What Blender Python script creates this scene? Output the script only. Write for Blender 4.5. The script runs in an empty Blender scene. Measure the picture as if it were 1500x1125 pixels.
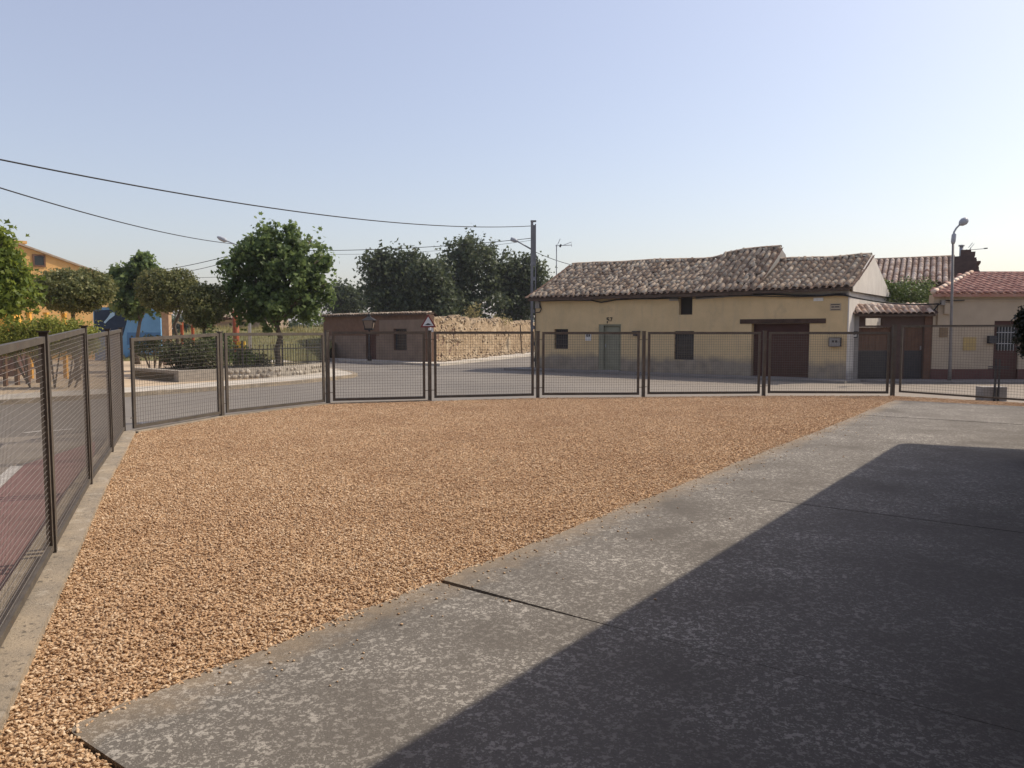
import bpy, bmesh, math, random
import numpy as np
from mathutils import Vector, Matrix, noise as mnoise

R = math.radians
SC = bpy.context.scene
COL = SC.collection

# ------------------------------------------------------------------ camera
F_PX, EYE = 1112.0, 1.6
PITCH = math.atan(77 / 1112)
cam_d = bpy.data.cameras.new('camera')
cam = bpy.data.objects.new('camera', cam_d)
COL.objects.link(cam)
cam.location = (0, 0, EYE)
cam.rotation_euler = (R(90) - PITCH, 0, 0)
cam_d.sensor_width = 36
cam_d.lens = 36 * F_PX / 1500
cam_d.clip_start = 0.05
cam_d.clip_end = 3000
SC.camera = cam

# ------------------------------------------------------------------ light
SUN_AZ, SUN_EL = 67.0, 46.0           # azimuth to the right of straight ahead
SUN_DIR = Vector((math.sin(R(SUN_AZ)) * math.cos(R(SUN_EL)), math.cos(R(SUN_AZ)) * math.cos(R(SUN_EL)), math.sin(R(SUN_EL))))
world = bpy.data.worlds.new('World')
SC.world = world
world.use_nodes = True
wn = world.node_tree.nodes
wl = world.node_tree.links
sky = wn.new('ShaderNodeTexSky')
sky.sky_type = 'NISHITA'
sky.sun_disc = False
sky.sun_elevation = R(SUN_EL)
sky.sun_rotation = R(SUN_AZ)
sky.altitude = 700
sky.air_density = 1.3
sky.dust_density = 3.6
sky.ozone_density = 0.9
bg = wn['Background']
bg.inputs['Strength'].default_value = 0.118
veil = wn.new('ShaderNodeMix')            # thin even summer haze over the whole sky
veil.data_type = 'RGBA'
veil.inputs[0].default_value = 0.35
veil.inputs[7].default_value = (3.5, 3.08, 3.75, 1)
wl.new(sky.outputs[0], veil.inputs[6])
wl.new(veil.outputs[2], bg.inputs['Color'])

sun_d = bpy.data.lights.new('sun', 'SUN')
sun_d.energy = 3.0
sun_d.angle = R(0.5)
sun_d.color = (1.0, 0.895, 0.75)
sun = bpy.data.objects.new('sun', sun_d)
COL.objects.link(sun)
sun.location = (30, 15, 40)
sun.rotation_euler = SUN_DIR.to_track_quat('Z', 'Y').to_euler()

SC.view_settings.view_transform = 'Standard'
SC.view_settings.look = 'None'
SC.view_settings.gamma = 1
SC.view_settings.use_curve_mapping = False
SC.view_settings.exposure = 0.6


# ------------------------------------------------------------------ measuring helpers (pixel of the photograph -> place)
CP, SP = math.cos(PITCH), math.sin(PITCH)
def ray(x, y):
    u = (x - 750) / F_PX
    v = (562.5 - y) / F_PX
    return Vector((u, CP + v * SP, -SP + v * CP))
def ground_at(x, y, z=0.0):
    r = ray(x, y)
    t = (z - EYE) / r.z
    return Vector((r.x * t, r.y * t, z))
def at(x, y, Y):
    r = ray(x, y)
    t = Y / r.y
    return Vector((r.x * t, Y, EYE + r.z * t))


# ------------------------------------------------------------------ mesh helpers
class MB:
    def __init__(self):
        self.v = []
        self.f = []
    def add(self, vs, fs):
        n = len(self.v)
        self.v += [tuple(p) for p in vs]
        self.f += [tuple(i + n for i in f) for f in fs]
        return self
    def box(self, a, b):
        x0, y0, z0 = a
        x1, y1, z1 = b
        return self.add([(x0, y0, z0), (x1, y0, z0), (x1, y1, z0), (x0, y1, z0), (x0, y0, z1), (x1, y0, z1), (x1, y1, z1), (x0, y1, z1)],
                        [(0, 3, 2, 1), (4, 5, 6, 7), (0, 1, 5, 4), (1, 2, 6, 5), (2, 3, 7, 6), (3, 0, 4, 7)])
    def beam(self, a, b, w, h, up=(0, 0, 1)):
        a, b = Vector(a), Vector(b)
        d = (b - a).normalized()
        up = Vector(up)
        if abs(d.dot(up)) > 0.99:
            up = Vector((0, 1, 0))
        s = d.cross(up).normalized() * (w / 2)
        t = s.cross(d).normalized() * (h / 2)
        vs = [a - s - t, a + s - t, a + s + t, a - s + t, b - s - t, b + s - t, b + s + t, b - s + t]
        return self.add(vs, [(0, 1, 2, 3), (7, 6, 5, 4), (0, 4, 5, 1), (1, 5, 6, 2), (2, 6, 7, 3), (3, 7, 4, 0)])
    def tube(self, pts, r, n=6, caps=True):
        pts = [Vector(p) for p in pts]
        if not hasattr(r, '__len__'):
            r = [r] * len(pts)
        vs, fs = [], []
        ref = None
        for i, p in enumerate(pts):
            d = (pts[min(i + 1, len(pts) - 1)] - pts[max(i - 1, 0)]).normalized()
            if ref is None:
                ref = Vector((0, 0, 1)) if abs(d.z) < 0.9 else Vector((1, 0, 0))
            s = d.cross(ref).normalized()
            t = s.cross(d).normalized()
            ref = t
            for k in range(n):
                a = 2 * math.pi * k / n
                vs.append(p + (s * math.cos(a) + t * math.sin(a)) * r[i])
        for i in range(len(pts) - 1):
            for k in range(n):
                k2 = (k + 1) % n
                fs.append((i * n + k, i * n + k2, (i + 1) * n + k2, (i + 1) * n + k))
        if caps:
            fs.append(tuple(range(n))[::-1])
            fs.append(tuple((len(pts) - 1) * n + k for k in range(n)))
        return self.add(vs, fs)
    def prism(self, poly, z0, z1):
        n = len(poly)
        ar = sum(poly[i][0] * poly[(i + 1) % n][1] - poly[(i + 1) % n][0] * poly[i][1] for i in range(n))
        if ar < 0:
            poly = poly[::-1]
        vs = [(p[0], p[1], z0) for p in poly] + [(p[0], p[1], z1) for p in poly]
        fs = [tuple(range(n))[::-1], tuple(range(n, 2 * n))]
        for i in range(n):
            j = (i + 1) % n
            fs.append((i, j, n + j, n + i))
        return self.add(vs, fs)
    def vprism(self, poly, y0, y1):
        """polygon in the x,z plane pushed from y0 (front) to y1"""
        n = len(poly)
        ar = sum(poly[i][0] * poly[(i + 1) % n][1] - poly[(i + 1) % n][0] * poly[i][1] for i in range(n))
        if ar < 0:
            poly = poly[::-1]
        vs = [(p[0], y0, p[1]) for p in poly] + [(p[0], y1, p[1]) for p in poly]
        fs = [tuple(range(n)), tuple(range(n, 2 * n))[::-1]]
        for i in range(n):
            j = (i + 1) % n
            fs.append((i, n + i, n + j, j))
        return self.add(vs, fs)
    def wall(self, x0, x1, z0, z1, y0, y1, holes):
        xs = sorted(set([x0, x1] + [min(max(h[i], x0), x1) for h in holes for i in (0, 1)]))
        zs = sorted(set([z0, z1] + [min(max(h[i], z0), z1) for h in holes for i in (2, 3)]))
        def full(i, j):
            if i < 0 or j < 0 or i >= len(xs) - 1 or j >= len(zs) - 1:
                return False
            cx, cz = (xs[i] + xs[i + 1]) / 2, (zs[j] + zs[j + 1]) / 2
            return not any(h[0] < cx < h[1] and h[2] < cz < h[3] for h in holes)
        for i in range(len(xs) - 1):
            for j in range(len(zs) - 1):
                if not full(i, j):
                    continue
                a, b, c, d = xs[i], xs[i + 1], zs[j], zs[j + 1]
                self.add([(a, y0, c), (b, y0, c), (b, y0, d), (a, y0, d)], [(0, 1, 2, 3)])
                self.add([(a, y1, c), (b, y1, c), (b, y1, d), (a, y1, d)], [(3, 2, 1, 0)])
                if not full(i - 1, j): self.add([(a, y0, c), (a, y1, c), (a, y1, d), (a, y0, d)], [(3, 2, 1, 0)])
                if not full(i + 1, j): self.add([(b, y0, c), (b, y1, c), (b, y1, d), (b, y0, d)], [(0, 1, 2, 3)])
                if not full(i, j - 1): self.add([(a, y0, c), (b, y0, c), (b, y1, c), (a, y1, c)], [(3, 2, 1, 0)])
                if not full(i, j + 1): self.add([(a, y0, d), (b, y0, d), (b, y1, d), (a, y1, d)], [(0, 1, 2, 3)])
        return self
    def mesh(self, name, m, smooth=False):
        me = bpy.data.meshes.new(name)
        me.from_pydata(self.v, [], self.f)
        if m: me.materials.append(m)
        if smooth:
            me.polygons.foreach_set('use_smooth', [True] * len(me.polygons))
        me.update()
        return me
    def build(self, name, m, parent=None, smooth=False, kind=None, label=None, loc=None):
        return link(name, self.mesh(name, m, smooth), parent, kind, label, loc)

def link(name, me, parent=None, kind=None, label=None, loc=None):
    o = bpy.data.objects.new(name, me)
    COL.objects.link(o)
    if parent: o.parent = parent
    if kind: o['kind'] = kind
    if label: o['label'] = label
    if loc is not None: o.location = loc
    return o
def thing(name, label, cat, loc=(0, 0, 0), rz=0.0, group=None):
    o = bpy.data.objects.new(name, None)
    o.empty_display_size = 0.2
    COL.objects.link(o)
    o.location = loc
    o.rotation_euler = (0, 0, rz)
    return tag(o, label, cat, group)
def tag(o, label, cat, group=None):
    o['label'] = label
    o['category'] = cat
    if group: o['group'] = group
    return o
def struct(o):
    o['kind'] = 'structure'
    return o
def copy_tree(o, parent=None):
    c = o.copy()
    COL.objects.link(c)
    if parent: c.parent = parent
    for ch in list(o.children):
        copy_tree(ch, c)
    return c
def fast_mesh(name, V, Fc, m, smooth=False):
    """V (n,3), Fc (m,k) numpy"""
    me = bpy.data.meshes.new(name)
    k = Fc.shape[1]
    me.vertices.add(len(V))
    me.vertices.foreach_set('co', np.ascontiguousarray(V, dtype=np.float32).ravel())
    me.loops.add(Fc.size)
    me.loops.foreach_set('vertex_index', np.ascontiguousarray(Fc, dtype=np.int32).ravel())
    me.polygons.add(len(Fc))
    me.polygons.foreach_set('loop_start', np.arange(0, Fc.size, k, dtype=np.int32))
    if smooth:
        me.polygons.foreach_set('use_smooth', np.ones(len(Fc), dtype=bool))
    me.update(calc_edges=True)
    me.validate()
    if m: me.materials.append(m)
    return me


# ------------------------------------------------------------------ materials
def c4(c): return (c[0], c[1], c[2], 1)
class NT:
    def __init__(self, name):
        self.m = bpy.data.materials.new(name)
        self.m.use_nodes = True
        self.t = self.m.node_tree
        self.n = self.t.nodes
        self.b = self.n['Principled BSDF']
        self.pos = self.n.new('ShaderNodeNewGeometry').outputs['Position']
        self.b.inputs['Specular IOR Level'].default_value = 0.3
    def link(self, a, b): self.t.links.new(a, b)
    def noise(self, scale, detail=4, rough=0.6, vec=None, stretch=None):
        n = self.n.new('ShaderNodeTexNoise')
        n.inputs['Scale'].default_value = scale
        n.inputs['Detail'].default_value = detail
        n.inputs['Roughness'].default_value = rough
        v = vec or self.pos
        if stretch:
            mp = self.n.new('ShaderNodeMapping')
            mp.inputs['Scale'].default_value = stretch
            self.link(v, mp.inputs['Vector'])
            v = mp.outputs[0]
        self.link(v, n.inputs['Vector'])
        return n.outputs['Fac']
    def voronoi(self, scale, out='Distance', feature='F1'):
        n = self.n.new('ShaderNodeTexVoronoi')
        n.feature = feature
        n.inputs['Scale'].default_value = scale
        self.link(self.pos, n.inputs['Vector'])
        return n.outputs[out]
    def ramp(self, fac, lo, hi, a=0.0, b=1.0):
        n = self.n.new('ShaderNodeMapRange')
        n.inputs['From Min'].default_value = lo
        n.inputs['From Max'].default_value = hi
        n.inputs['To Min'].default_value = a
        n.inputs['To Max'].default_value = b
        self.link(fac, n.inputs['Value'])
        return n.outputs[0]
    def mix(self, fac, a, b, mode='MIX'):
        n = self.n.new('ShaderNodeMix')
        n.data_type = 'RGBA'
        n.blend_type = mode
        if isinstance(fac, (int, float)): n.inputs[0].default_value = fac
        else: self.link(fac, n.inputs[0])
        for s, v in ((6, a), (7, b)):
            if isinstance(v, (tuple, list)): n.inputs[s].default_value = c4(v)
            else: self.link(v, n.inputs[s])
        return n.outputs[2]
    def math(self, op, a, b=0.0):
        n = self.n.new('ShaderNodeMath')
        n.operation = op
        for i, v in enumerate((a, b)):
            if isinstance(v, (int, float)): n.inputs[i].default_value = v
            else: self.link(v, n.inputs[i])
        return n.outputs[0]
    def sep(self):
        n = self.n.new('ShaderNodeSeparateXYZ')
        self.link(self.pos, n.inputs[0])
        return n.outputs
    def rnd(self):
        """one random value per object and per loose piece"""
        o = self.n.new('ShaderNodeObjectInfo').outputs['Random']
        g = self.n.new('ShaderNodeNewGeometry').outputs['Random Per Island']
        return self.math('FRACT', self.math('ADD', o, g))
    def color(self, c):
        if isinstance(c, (tuple, list)): self.b.inputs['Base Color'].default_value = c4(c)
        else: self.link(c, self.b.inputs['Base Color'])
    def bump(self, h, strength=0.3, dist=0.02):
        n = self.n.new('ShaderNodeBump')
        n.inputs['Strength'].default_value = strength
        n.inputs['Distance'].default_value = dist
        self.link(h, n.inputs['Height'])
        self.link(n.outputs[0], self.b.inputs['Normal'])
    def rough(self, r): self.b.inputs['Roughness'].default_value = r

def simple(name, c1, c2=None, scale=6, rough=0.8, bump=0.2, bscale=None, lo=0.35, hi=0.65, metal=0.0, dist=0.01):
    t = NT(name)
    c2 = c2 or tuple(x * 0.75 for x in c1)
    f = t.ramp(t.noise(scale, 6, 0.65), lo, hi)
    t.color(t.mix(f, c1, c2))
    t.rough(rough)
    t.b.inputs['Metallic'].default_value = metal
    if bump: t.bump(t.noise(bscale or scale * 6, 5, 0.6), bump, dist)
    return t.m

def make_concrete():
    t = NT('concrete')
    big = t.ramp(t.noise(0.55, 5, 0.6), 0.35, 0.65)
    base = t.mix(big, (0.140, 0.125, 0.107), (0.165, 0.148, 0.128))
    fine = t.ramp(t.noise(60, 4, 0.7), 0.3, 0.7)
    base = t.mix(t.math('MULTIPLY', fine, 0.35), base, (0.09, 0.082, 0.072))
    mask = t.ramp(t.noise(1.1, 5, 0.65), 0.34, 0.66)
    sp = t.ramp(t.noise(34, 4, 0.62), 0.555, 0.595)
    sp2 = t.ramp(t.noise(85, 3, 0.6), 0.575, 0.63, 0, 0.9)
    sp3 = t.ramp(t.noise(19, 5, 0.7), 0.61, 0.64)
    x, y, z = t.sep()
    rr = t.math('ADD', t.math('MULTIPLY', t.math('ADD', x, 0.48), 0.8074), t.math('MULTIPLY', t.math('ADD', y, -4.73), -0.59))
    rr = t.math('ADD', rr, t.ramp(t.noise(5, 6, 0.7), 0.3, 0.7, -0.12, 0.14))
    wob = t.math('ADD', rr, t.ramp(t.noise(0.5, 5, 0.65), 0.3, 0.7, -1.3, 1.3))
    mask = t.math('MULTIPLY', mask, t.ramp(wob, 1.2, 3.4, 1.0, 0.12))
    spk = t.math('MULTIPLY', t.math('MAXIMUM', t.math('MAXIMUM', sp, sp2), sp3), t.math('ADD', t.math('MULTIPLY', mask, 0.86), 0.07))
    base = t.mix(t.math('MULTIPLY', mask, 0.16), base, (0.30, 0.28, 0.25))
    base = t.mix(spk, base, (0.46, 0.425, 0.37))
    pit = t.ramp(t.noise(150, 3, 0.6), 0.62, 0.70, 0, 0.6)
    base = t.mix(pit, base, (0.06, 0.053, 0.046))
    st = t.ramp(t.noise(2.4, 6, 0.7), 0.60, 0.80, 0, 0.15)
    base = t.mix(st, base, (0.07, 0.065, 0.06))
    base = t.mix(t.ramp(rr, 0.02, 0.30, 0.55, 0.0), base, (0.30, 0.225, 0.145))
    t.b.inputs['Specular IOR Level'].default_value = 0.08
    t.color(base)
    t.rough(0.95)
    t.bump(t.noise(110, 5, 0.75), 0.6, 0.008)
    return t.m
def make_asphalt():
    t = NT('asphalt')
    big = t.ramp(t.noise(0.25, 5, 0.6), 0.35, 0.65)
    base = t.mix(big, (0.172, 0.153, 0.132), (0.222, 0.198, 0.168))
    x, y, z = t.sep()
    right = t.ramp(x, 0.0, 9.0, 0, 0.75)
    base = t.mix(right, base, (0.31, 0.258, 0.20))
    fine = t.ramp(t.noise(45, 3, 0.7), 0.35, 0.65, 0, 0.4)
    base = t.mix(fine, base, (0.12, 0.107, 0.093))
    patch = t.ramp(t.noise(0.7, 3, 0.5, stretch=(1, 2.2, 1)), 0.60, 0.66, 0, 0.3)
    base = t.mix(patch, base, (0.12, 0.11, 0.10))
    t.color(base)
    t.rough(0.92)
    t.bump(t.noise(70, 3, 0.7), 0.4, 0.008)
    return t.m
def make_gravel_bed():
    t = NT('gravel_bed')
    v = t.voronoi(75, 'Color')
    s = t.n.new('ShaderNodeSeparateColor')
    t.link(v, s.inputs[0])
    c = t.mix(s.outputs[0], (0.34, 0.20, 0.105), (0.58, 0.39, 0.22))
    t.color(c)
    t.rough(0.95)
    t.bump(t.voronoi(75), 0.9, 0.012)
    return t.m
def make_pebble():
    t = NT('pebble')
    r = t.rnd()
    c = t.mix(t.ramp(r, 0.0, 0.5), (0.30, 0.175, 0.09), (0.52, 0.355, 0.21))
    c = t.mix(t.ramp(r, 0.5, 1.0), c, (0.67, 0.52, 0.355))
    big = t.ramp(t.noise(0.6, 5, 0.65), 0.42, 0.66, 0, 0.45)
    c = t.mix(big, c, (0.33, 0.195, 0.105))
    dust = t.ramp(t.noise(0.9, 5, 0.65, stretch=(1.3, 0.8, 1)), 0.55, 0.72, 0, 0.35)
    c = t.mix(dust, c, (0.62, 0.46, 0.285))
    c = t.mix(t.ramp(t.noise(1.7, 5, 0.7), 0.62, 0.74, 0, 0.6), c, (0.17, 0.105, 0.055))
    t.color(c)
    t.rough(0.85)
    return t.m
def make_curb():
    t = NT('curb_concrete')
    c = t.mix(t.ramp(t.noise(2.2, 6, 0.7), 0.35, 0.65), (0.36, 0.29, 0.205), (0.23, 0.195, 0.15))
    c = t.mix(t.ramp(t.noise(6, 5, 0.7), 0.55, 0.68, 0, 0.7), c, (0.44, 0.38, 0.30))
    c = t.mix(t.ramp(t.noise(30, 3, 0.6), 0.60, 0.66, 0, 0.8), c, (0.10, 0.085, 0.065))
    c = t.mix(t.ramp(t.noise(14, 4, 0.7), 0.62, 0.70, 0, 0.6), c, (0.15, 0.12, 0.09))
    t.color(c)
    t.rough(0.92)
    t.bump(t.noise(45, 6, 0.7), 0.7, 0.015)
    return t.m
def make_fence_paint():
    t = NT('fence_paint')
    c = t.mix(t.ramp(t.noise(7, 5, 0.65), 0.35, 0.65), (0.10, 0.085, 0.066), (0.068, 0.057, 0.046))
    c = t.mix(t.ramp(t.noise(24, 5, 0.7), 0.60, 0.70, 0, 0.7), c, (0.13, 0.065, 0.035))
    c = t.mix(t.ramp(t.noise(50, 3, 0.6), 0.66, 0.72, 0, 0.6), c, (0.22, 0.20, 0.17))
    t.color(c)
    t.rough(0.55)
    t.bump(t.noise(60, 4, 0.6), 0.15, 0.004)
    return t.m
def make_adobe():
    t = NT('adobe')
    c = t.mix(t.ramp(t.noise(1.1, 6, 0.7), 0.35, 0.65), (0.43, 0.32, 0.205), (0.30, 0.215, 0.13))
    c = t.mix(t.ramp(t.noise(3.2, 6, 0.75, stretch=(1, 1, 2.5)), 0.52, 0.66, 0, 0.75), c, (0.25, 0.165, 0.095))
    c = t.mix(t.ramp(t.noise(0.6, 4, 0.6), 0.56, 0.66, 0, 0.6), c, (0.56, 0.45, 0.31))
    t.color(c)
    t.rough(0.97)
    t.bump(t.noise(9, 7, 0.7), 1.0, 0.10)
    return t.m
def make_tile(name, pale, mid, dark, lich):
    t = NT(name)
    r = t.rnd()
    c = t.mix(t.ramp(r, 0, 0.5), dark, mid)
    c = t.mix(t.ramp(r, 0.5, 1.0), c, pale)
    l = t.ramp(t.noise(5, 5, 0.7), 0.5, 0.62, 0, 0.75)
    c = t.mix(l, c, lich)
    l2 = t.ramp(t.noise(11, 5, 0.7), 0.58, 0.68, 0, 0.8)
    c = t.mix(l2, c, tuple(x * 0.5 for x in dark))
    t.color(c)
    t.rough(0.9)
    t.bump(t.noise(40, 4, 0.6), 0.4, 0.01)
    return t.m
def make_leaf(name, c1, c2, c3, trans=0.35, rough=0.55):
    t = NT(name)
    r = t.rnd()
    c = t.mix(t.ramp(r, 0, 0.6), c1, c2)
    c = t.mix(t.ramp(r, 0.6, 1.0), c, c3)
    big = t.ramp(t.noise(1.6, 3, 0.5), 0.35, 0.65, 0, 0.45)
    c = t.mix(big, c, c1)
    t.color(c)
    t.rough(rough)
    tr = t.n.new('ShaderNodeBsdfTranslucent')
    t.link(t.mix(0.5, c, c3), tr.inputs['Color'])
    mx = t.n.new('ShaderNodeMixShader')
    mx.inputs[0].default_value = trans
    t.link(t.b.outputs[0], mx.inputs[1])
    t.link(tr.outputs[0], mx.inputs[2])
    t.link(mx.outputs[0], t.n['Material Output'].inputs['Surface'])
    return t.m
def make_facade(name, top, base, z_edge, dirt, soft=0.12):
    """painted render above, bare grey skim below an uneven line"""
    t = NT(name)
    x, y, z = t.sep()
    wob = t.math('ADD', z, t.ramp(t.noise(0.8, 5, 0.6), 0.3, 0.7, -0.16, 0.16))
    f = t.ramp(wob, z_edge - soft, z_edge + soft)
    up = t.mix(t.ramp(t.noise(1.2, 5, 0.65), 0.35, 0.7), top, tuple(a * 0.84 for a in top))
    lo = t.mix(t.ramp(t.noise(2.5, 5, 0.65), 0.4, 0.7), base, tuple(a * 0.7 for a in base))
    c = t.mix(f, lo, up)
    c = t.mix(t.ramp(t.noise(1.5, 6, 0.75, stretch=(3, 3, 0.4)), 0.52, 0.72, 0, 0.65), c, dirt)
    c = t.mix(t.ramp(t.noise(0.9, 5, 0.7), 0.60, 0.68, 0, 0.22), c, tuple(a * 0.72 for a in base))
    c = t.mix(t.ramp(t.noise(20, 4, 0.7), 0.62, 0.72, 0, 0.3), c, tuple(a * 0.5 for a in base))
    t.color(c)
    t.rough(0.9)
    t.bump(t.noise(14, 6, 0.6), 0.25, 0.02)
    return t.m

M = {}
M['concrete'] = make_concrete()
M['asphalt'] = make_asphalt()
M['gravel_bed'] = make_gravel_bed()
M['pebble'] = make_pebble()
M['curb'] = make_curb()
M['soil'] = simple('dry_soil', (0.26, 0.20, 0.12), (0.16, 0.14, 0.07), 0.4, 0.95, 0.3, 5)
M['sand'] = simple('plaza_sand', (0.50, 0.39, 0.27), (0.40, 0.31, 0.21), 0.6, 0.95, 0.3, 12)
M['paving'] = simple('pale_paving', (0.50, 0.45, 0.38), (0.40, 0.36, 0.30), 2, 0.9, 0.2, 20)
M['grey_paving'] = simple('grey_paving', (0.24, 0.22, 0.20), (0.19, 0.175, 0.16), 2, 0.9, 0.2, 20)
M['red_paving'] = simple('red_paving', (0.275, 0.155, 0.14), (0.215, 0.12, 0.108), 3, 0.85, 0.2, 40)
M['apron'] = simple('apron_concrete', (0.30, 0.26, 0.21), (0.23, 0.20, 0.165), 1.5, 0.9, 0.2, 30)
M['white_line'] = simple('road_paint', (0.62, 0.58, 0.52), (0.40, 0.37, 0.33), 14, 0.8, 0.1, 40)
M['fence_paint'] = make_fence_paint()
M['wire_pale'] = simple('pale_mesh_wire', (0.20, 0.175, 0.15), (0.15, 0.13, 0.11), 20, 0.5, 0.0)
M['wire'] = simple('mesh_wire', (0.10, 0.085, 0.07), (0.07, 0.06, 0.05), 20, 0.55, 0.0)
M['iron'] = simple('black_iron', (0.025, 0.024, 0.024), (0.018, 0.017, 0.017), 8, 0.6, 0.0)
M['galv'] = simple('galvanised_steel', (0.40, 0.41, 0.42), (0.32, 0.33, 0.34), 5, 0.5, 0.05, 40, metal=0.4)
M['lamp_pole'] = simple('lamp_pole_paint', (0.22, 0.20, 0.185), (0.17, 0.155, 0.145), 5, 0.55, 0.0)
M['lamp_grey'] = simple('lamp_paint', (0.38, 0.40, 0.43), (0.33, 0.34, 0.37), 5, 0.45, 0.0)
M['pole_concrete'] = simple('pole_concrete', (0.235, 0.235, 0.24), (0.18, 0.18, 0.185), 3, 0.9, 0.3, 30)
M['cable'] = simple('black_cable', (0.022, 0.02, 0.02), (0.03, 0.028, 0.028), 6, 0.7, 0.0)
M['yellow_wall'] = make_facade('yellow_render', (0.67, 0.50, 0.275), (0.33, 0.275, 0.21), 0.58, (0.50, 0.39, 0.24))
M['white_wall'] = make_facade('white_render', (0.66, 0.61, 0.54), (0.40, 0.37, 0.34), 0.3, (0.42, 0.36, 0.30))
M['cream_wall'] = make_facade('cream_render', (0.45, 0.365, 0.265), (0.37, 0.305, 0.225), 0.2, (0.38, 0.31, 0.235))
M['grey_render'] = simple('grey_render', (0.32, 0.30, 0.275), (0.24, 0.225, 0.205), 2.5, 0.92, 0.4, 22)
M['maroon'] = simple('maroon_plinth', (0.13, 0.06, 0.052), (0.10, 0.047, 0.042), 4, 0.85, 0.2, 30)
M['tile_old'] = make_tile('old_tile', (0.50, 0.405, 0.30), (0.34, 0.25, 0.175), (0.20, 0.135, 0.09), (0.38, 0.355, 0.28))
M['tile_pale'] = make_tile('pale_tile', (0.74, 0.60, 0.48), (0.54, 0.38, 0.28), (0.30, 0.18, 0.125), (0.50, 0.44, 0.37))
M['tile_red'] = make_tile('red_tile', (0.40, 0.21, 0.16), (0.34, 0.17, 0.13), (0.27, 0.13, 0.10), (0.41, 0.27, 0.215))
M['channel'] = simple('channel_tile', (0.17, 0.105, 0.075), (0.09, 0.058, 0.042), 6, 0.95, 0.4, 30)
M['deck'] = simple('roof_underlay', (0.12, 0.08, 0.058), (0.07, 0.05, 0.038), 4, 0.95, 0.4, 25)
M['brown_paint'] = simple('brown_paint', (0.072, 0.026, 0.020), (0.056, 0.020, 0.016), 5, 0.6, 0.1, 50)
M['lintel'] = simple('timber_lintel', (0.085, 0.05, 0.034), (0.055, 0.032, 0.022), 5, 0.85, 0.4, 30)
M['olive_door'] = simple('olive_door', (0.26, 0.255, 0.18), (0.215, 0.21, 0.15), 4, 0.6, 0.1, 40)
M['dark_steel'] = simple('dark_steel', (0.045, 0.045, 0.05), (0.032, 0.032, 0.036), 6, 0.55, 0.0)
M['glass'] = simple('dark_glass', (0.03, 0.035, 0.04), (0.025, 0.03, 0.034), 4, 0.12, 0.0)
M['dark_room'] = simple('dark_interior', (0.03, 0.024, 0.018), (0.02, 0.016, 0.012), 4, 0.9, 0.0)
M['wood_door'] = simple('weathered_wood', (0.16, 0.085, 0.052), (0.105, 0.055, 0.036), 6, 0.8, 0.3, 40)
M['white_paint'] = simple('white_paint', (0.72, 0.70, 0.65), (0.62, 0.60, 0.55), 8, 0.6, 0.0)
M['brick_dark'] = simple('shed_brick', (0.185, 0.112, 0.075), (0.135, 0.08, 0.055), 5, 0.95, 0.6, 18)
M['shed_plaster'] = simple('shed_plaster', (0.26, 0.195, 0.145), (0.195, 0.145, 0.108), 1.6, 0.95, 0.5, 16)
M['adobe'] = make_adobe()
M['rubble'] = make_tile('rubble_stone', (0.48, 0.38, 0.265), (0.35, 0.265, 0.17), (0.22, 0.16, 0.105), (0.40, 0.32, 0.22))
M['planter_stone'] = make_tile('planter_stone', (0.50, 0.45, 0.37), (0.38, 0.33, 0.27), (0.26, 0.225, 0.18), (0.40, 0.36, 0.30))
M['planter_mortar'] = simple('planter_mortar', (0.36, 0.32, 0.265), (0.27, 0.24, 0.20), 6, 0.95, 0.5, 30)
M['bark'] = simple('bark', (0.16, 0.125, 0.09), (0.10, 0.08, 0.06), 8, 0.95, 0.7, 40)
M['leaf_plane'] = make_leaf('plane_leaf', (0.052, 0.088, 0.028), (0.105, 0.16, 0.05), (0.26, 0.33, 0.115), 0.5)
M['leaf_ball'] = make_leaf('ball_tree_leaf', (0.06, 0.08, 0.024), (0.14, 0.155, 0.05), (0.34, 0.315, 0.13), 0.36)
M['leaf_bright'] = make_leaf('bright_leaf', (0.075, 0.115, 0.018), (0.14, 0.19, 0.03), (0.28, 0.32, 0.06), 0.5)
M['leaf_hedge'] = make_leaf('hedge_leaf', (0.13, 0.165, 0.024), (0.23, 0.26, 0.04), (0.42, 0.40, 0.10), 0.4)
M['leaf_far'] = make_leaf('far_tree_leaf', (0.038, 0.056, 0.026), (0.068, 0.092, 0.042), (0.13, 0.15, 0.07), 0.35)
M['leaf_dark'] = make_leaf('dark_conifer_leaf', (0.012, 0.018, 0.009), (0.02, 0.027, 0.012), (0.035, 0.042, 0.018), 0.1)
M['leaf_shrub'] = make_leaf('shrub_leaf', (0.045, 0.06, 0.022), (0.08, 0.095, 0.035), (0.16, 0.16, 0.07), 0.25)
M['leaf_garden'] = make_leaf('garden_bush_leaf', (0.045, 0.082, 0.018), (0.085, 0.135, 0.03), (0.20, 0.235, 0.085), 0.35)
M['dry_grass'] = make_leaf('dry_grass', (0.22, 0.19, 0.07), (0.32, 0.27, 0.11), (0.42, 0.36, 0.17), 0.25, 0.8)
M['bank'] = simple('grass_bank', (0.17, 0.15, 0.065), (0.11, 0.115, 0.045), 0.9, 0.97, 0.5, 12)
M['orange_wall'] = make_facade('orange_render', (0.68, 0.40, 0.15), (0.60, 0.35, 0.13), 0.3, (0.50, 0.30, 0.14))
M['bright_orange'] = simple('bright_orange', (0.78, 0.40, 0.07), (0.70, 0.35, 0.06), 3, 0.7, 0.1, 20)
M['blue'] = simple('mural_blue', (0.15, 0.32, 0.52), (0.12, 0.27, 0.45), 1.5, 0.8, 0.1, 20)
M['blue_mid'] = simple('mural_mid_blue', (0.08, 0.19, 0.36), (0.065, 0.155, 0.30), 1.5, 0.8, 0.1, 20)
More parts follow.
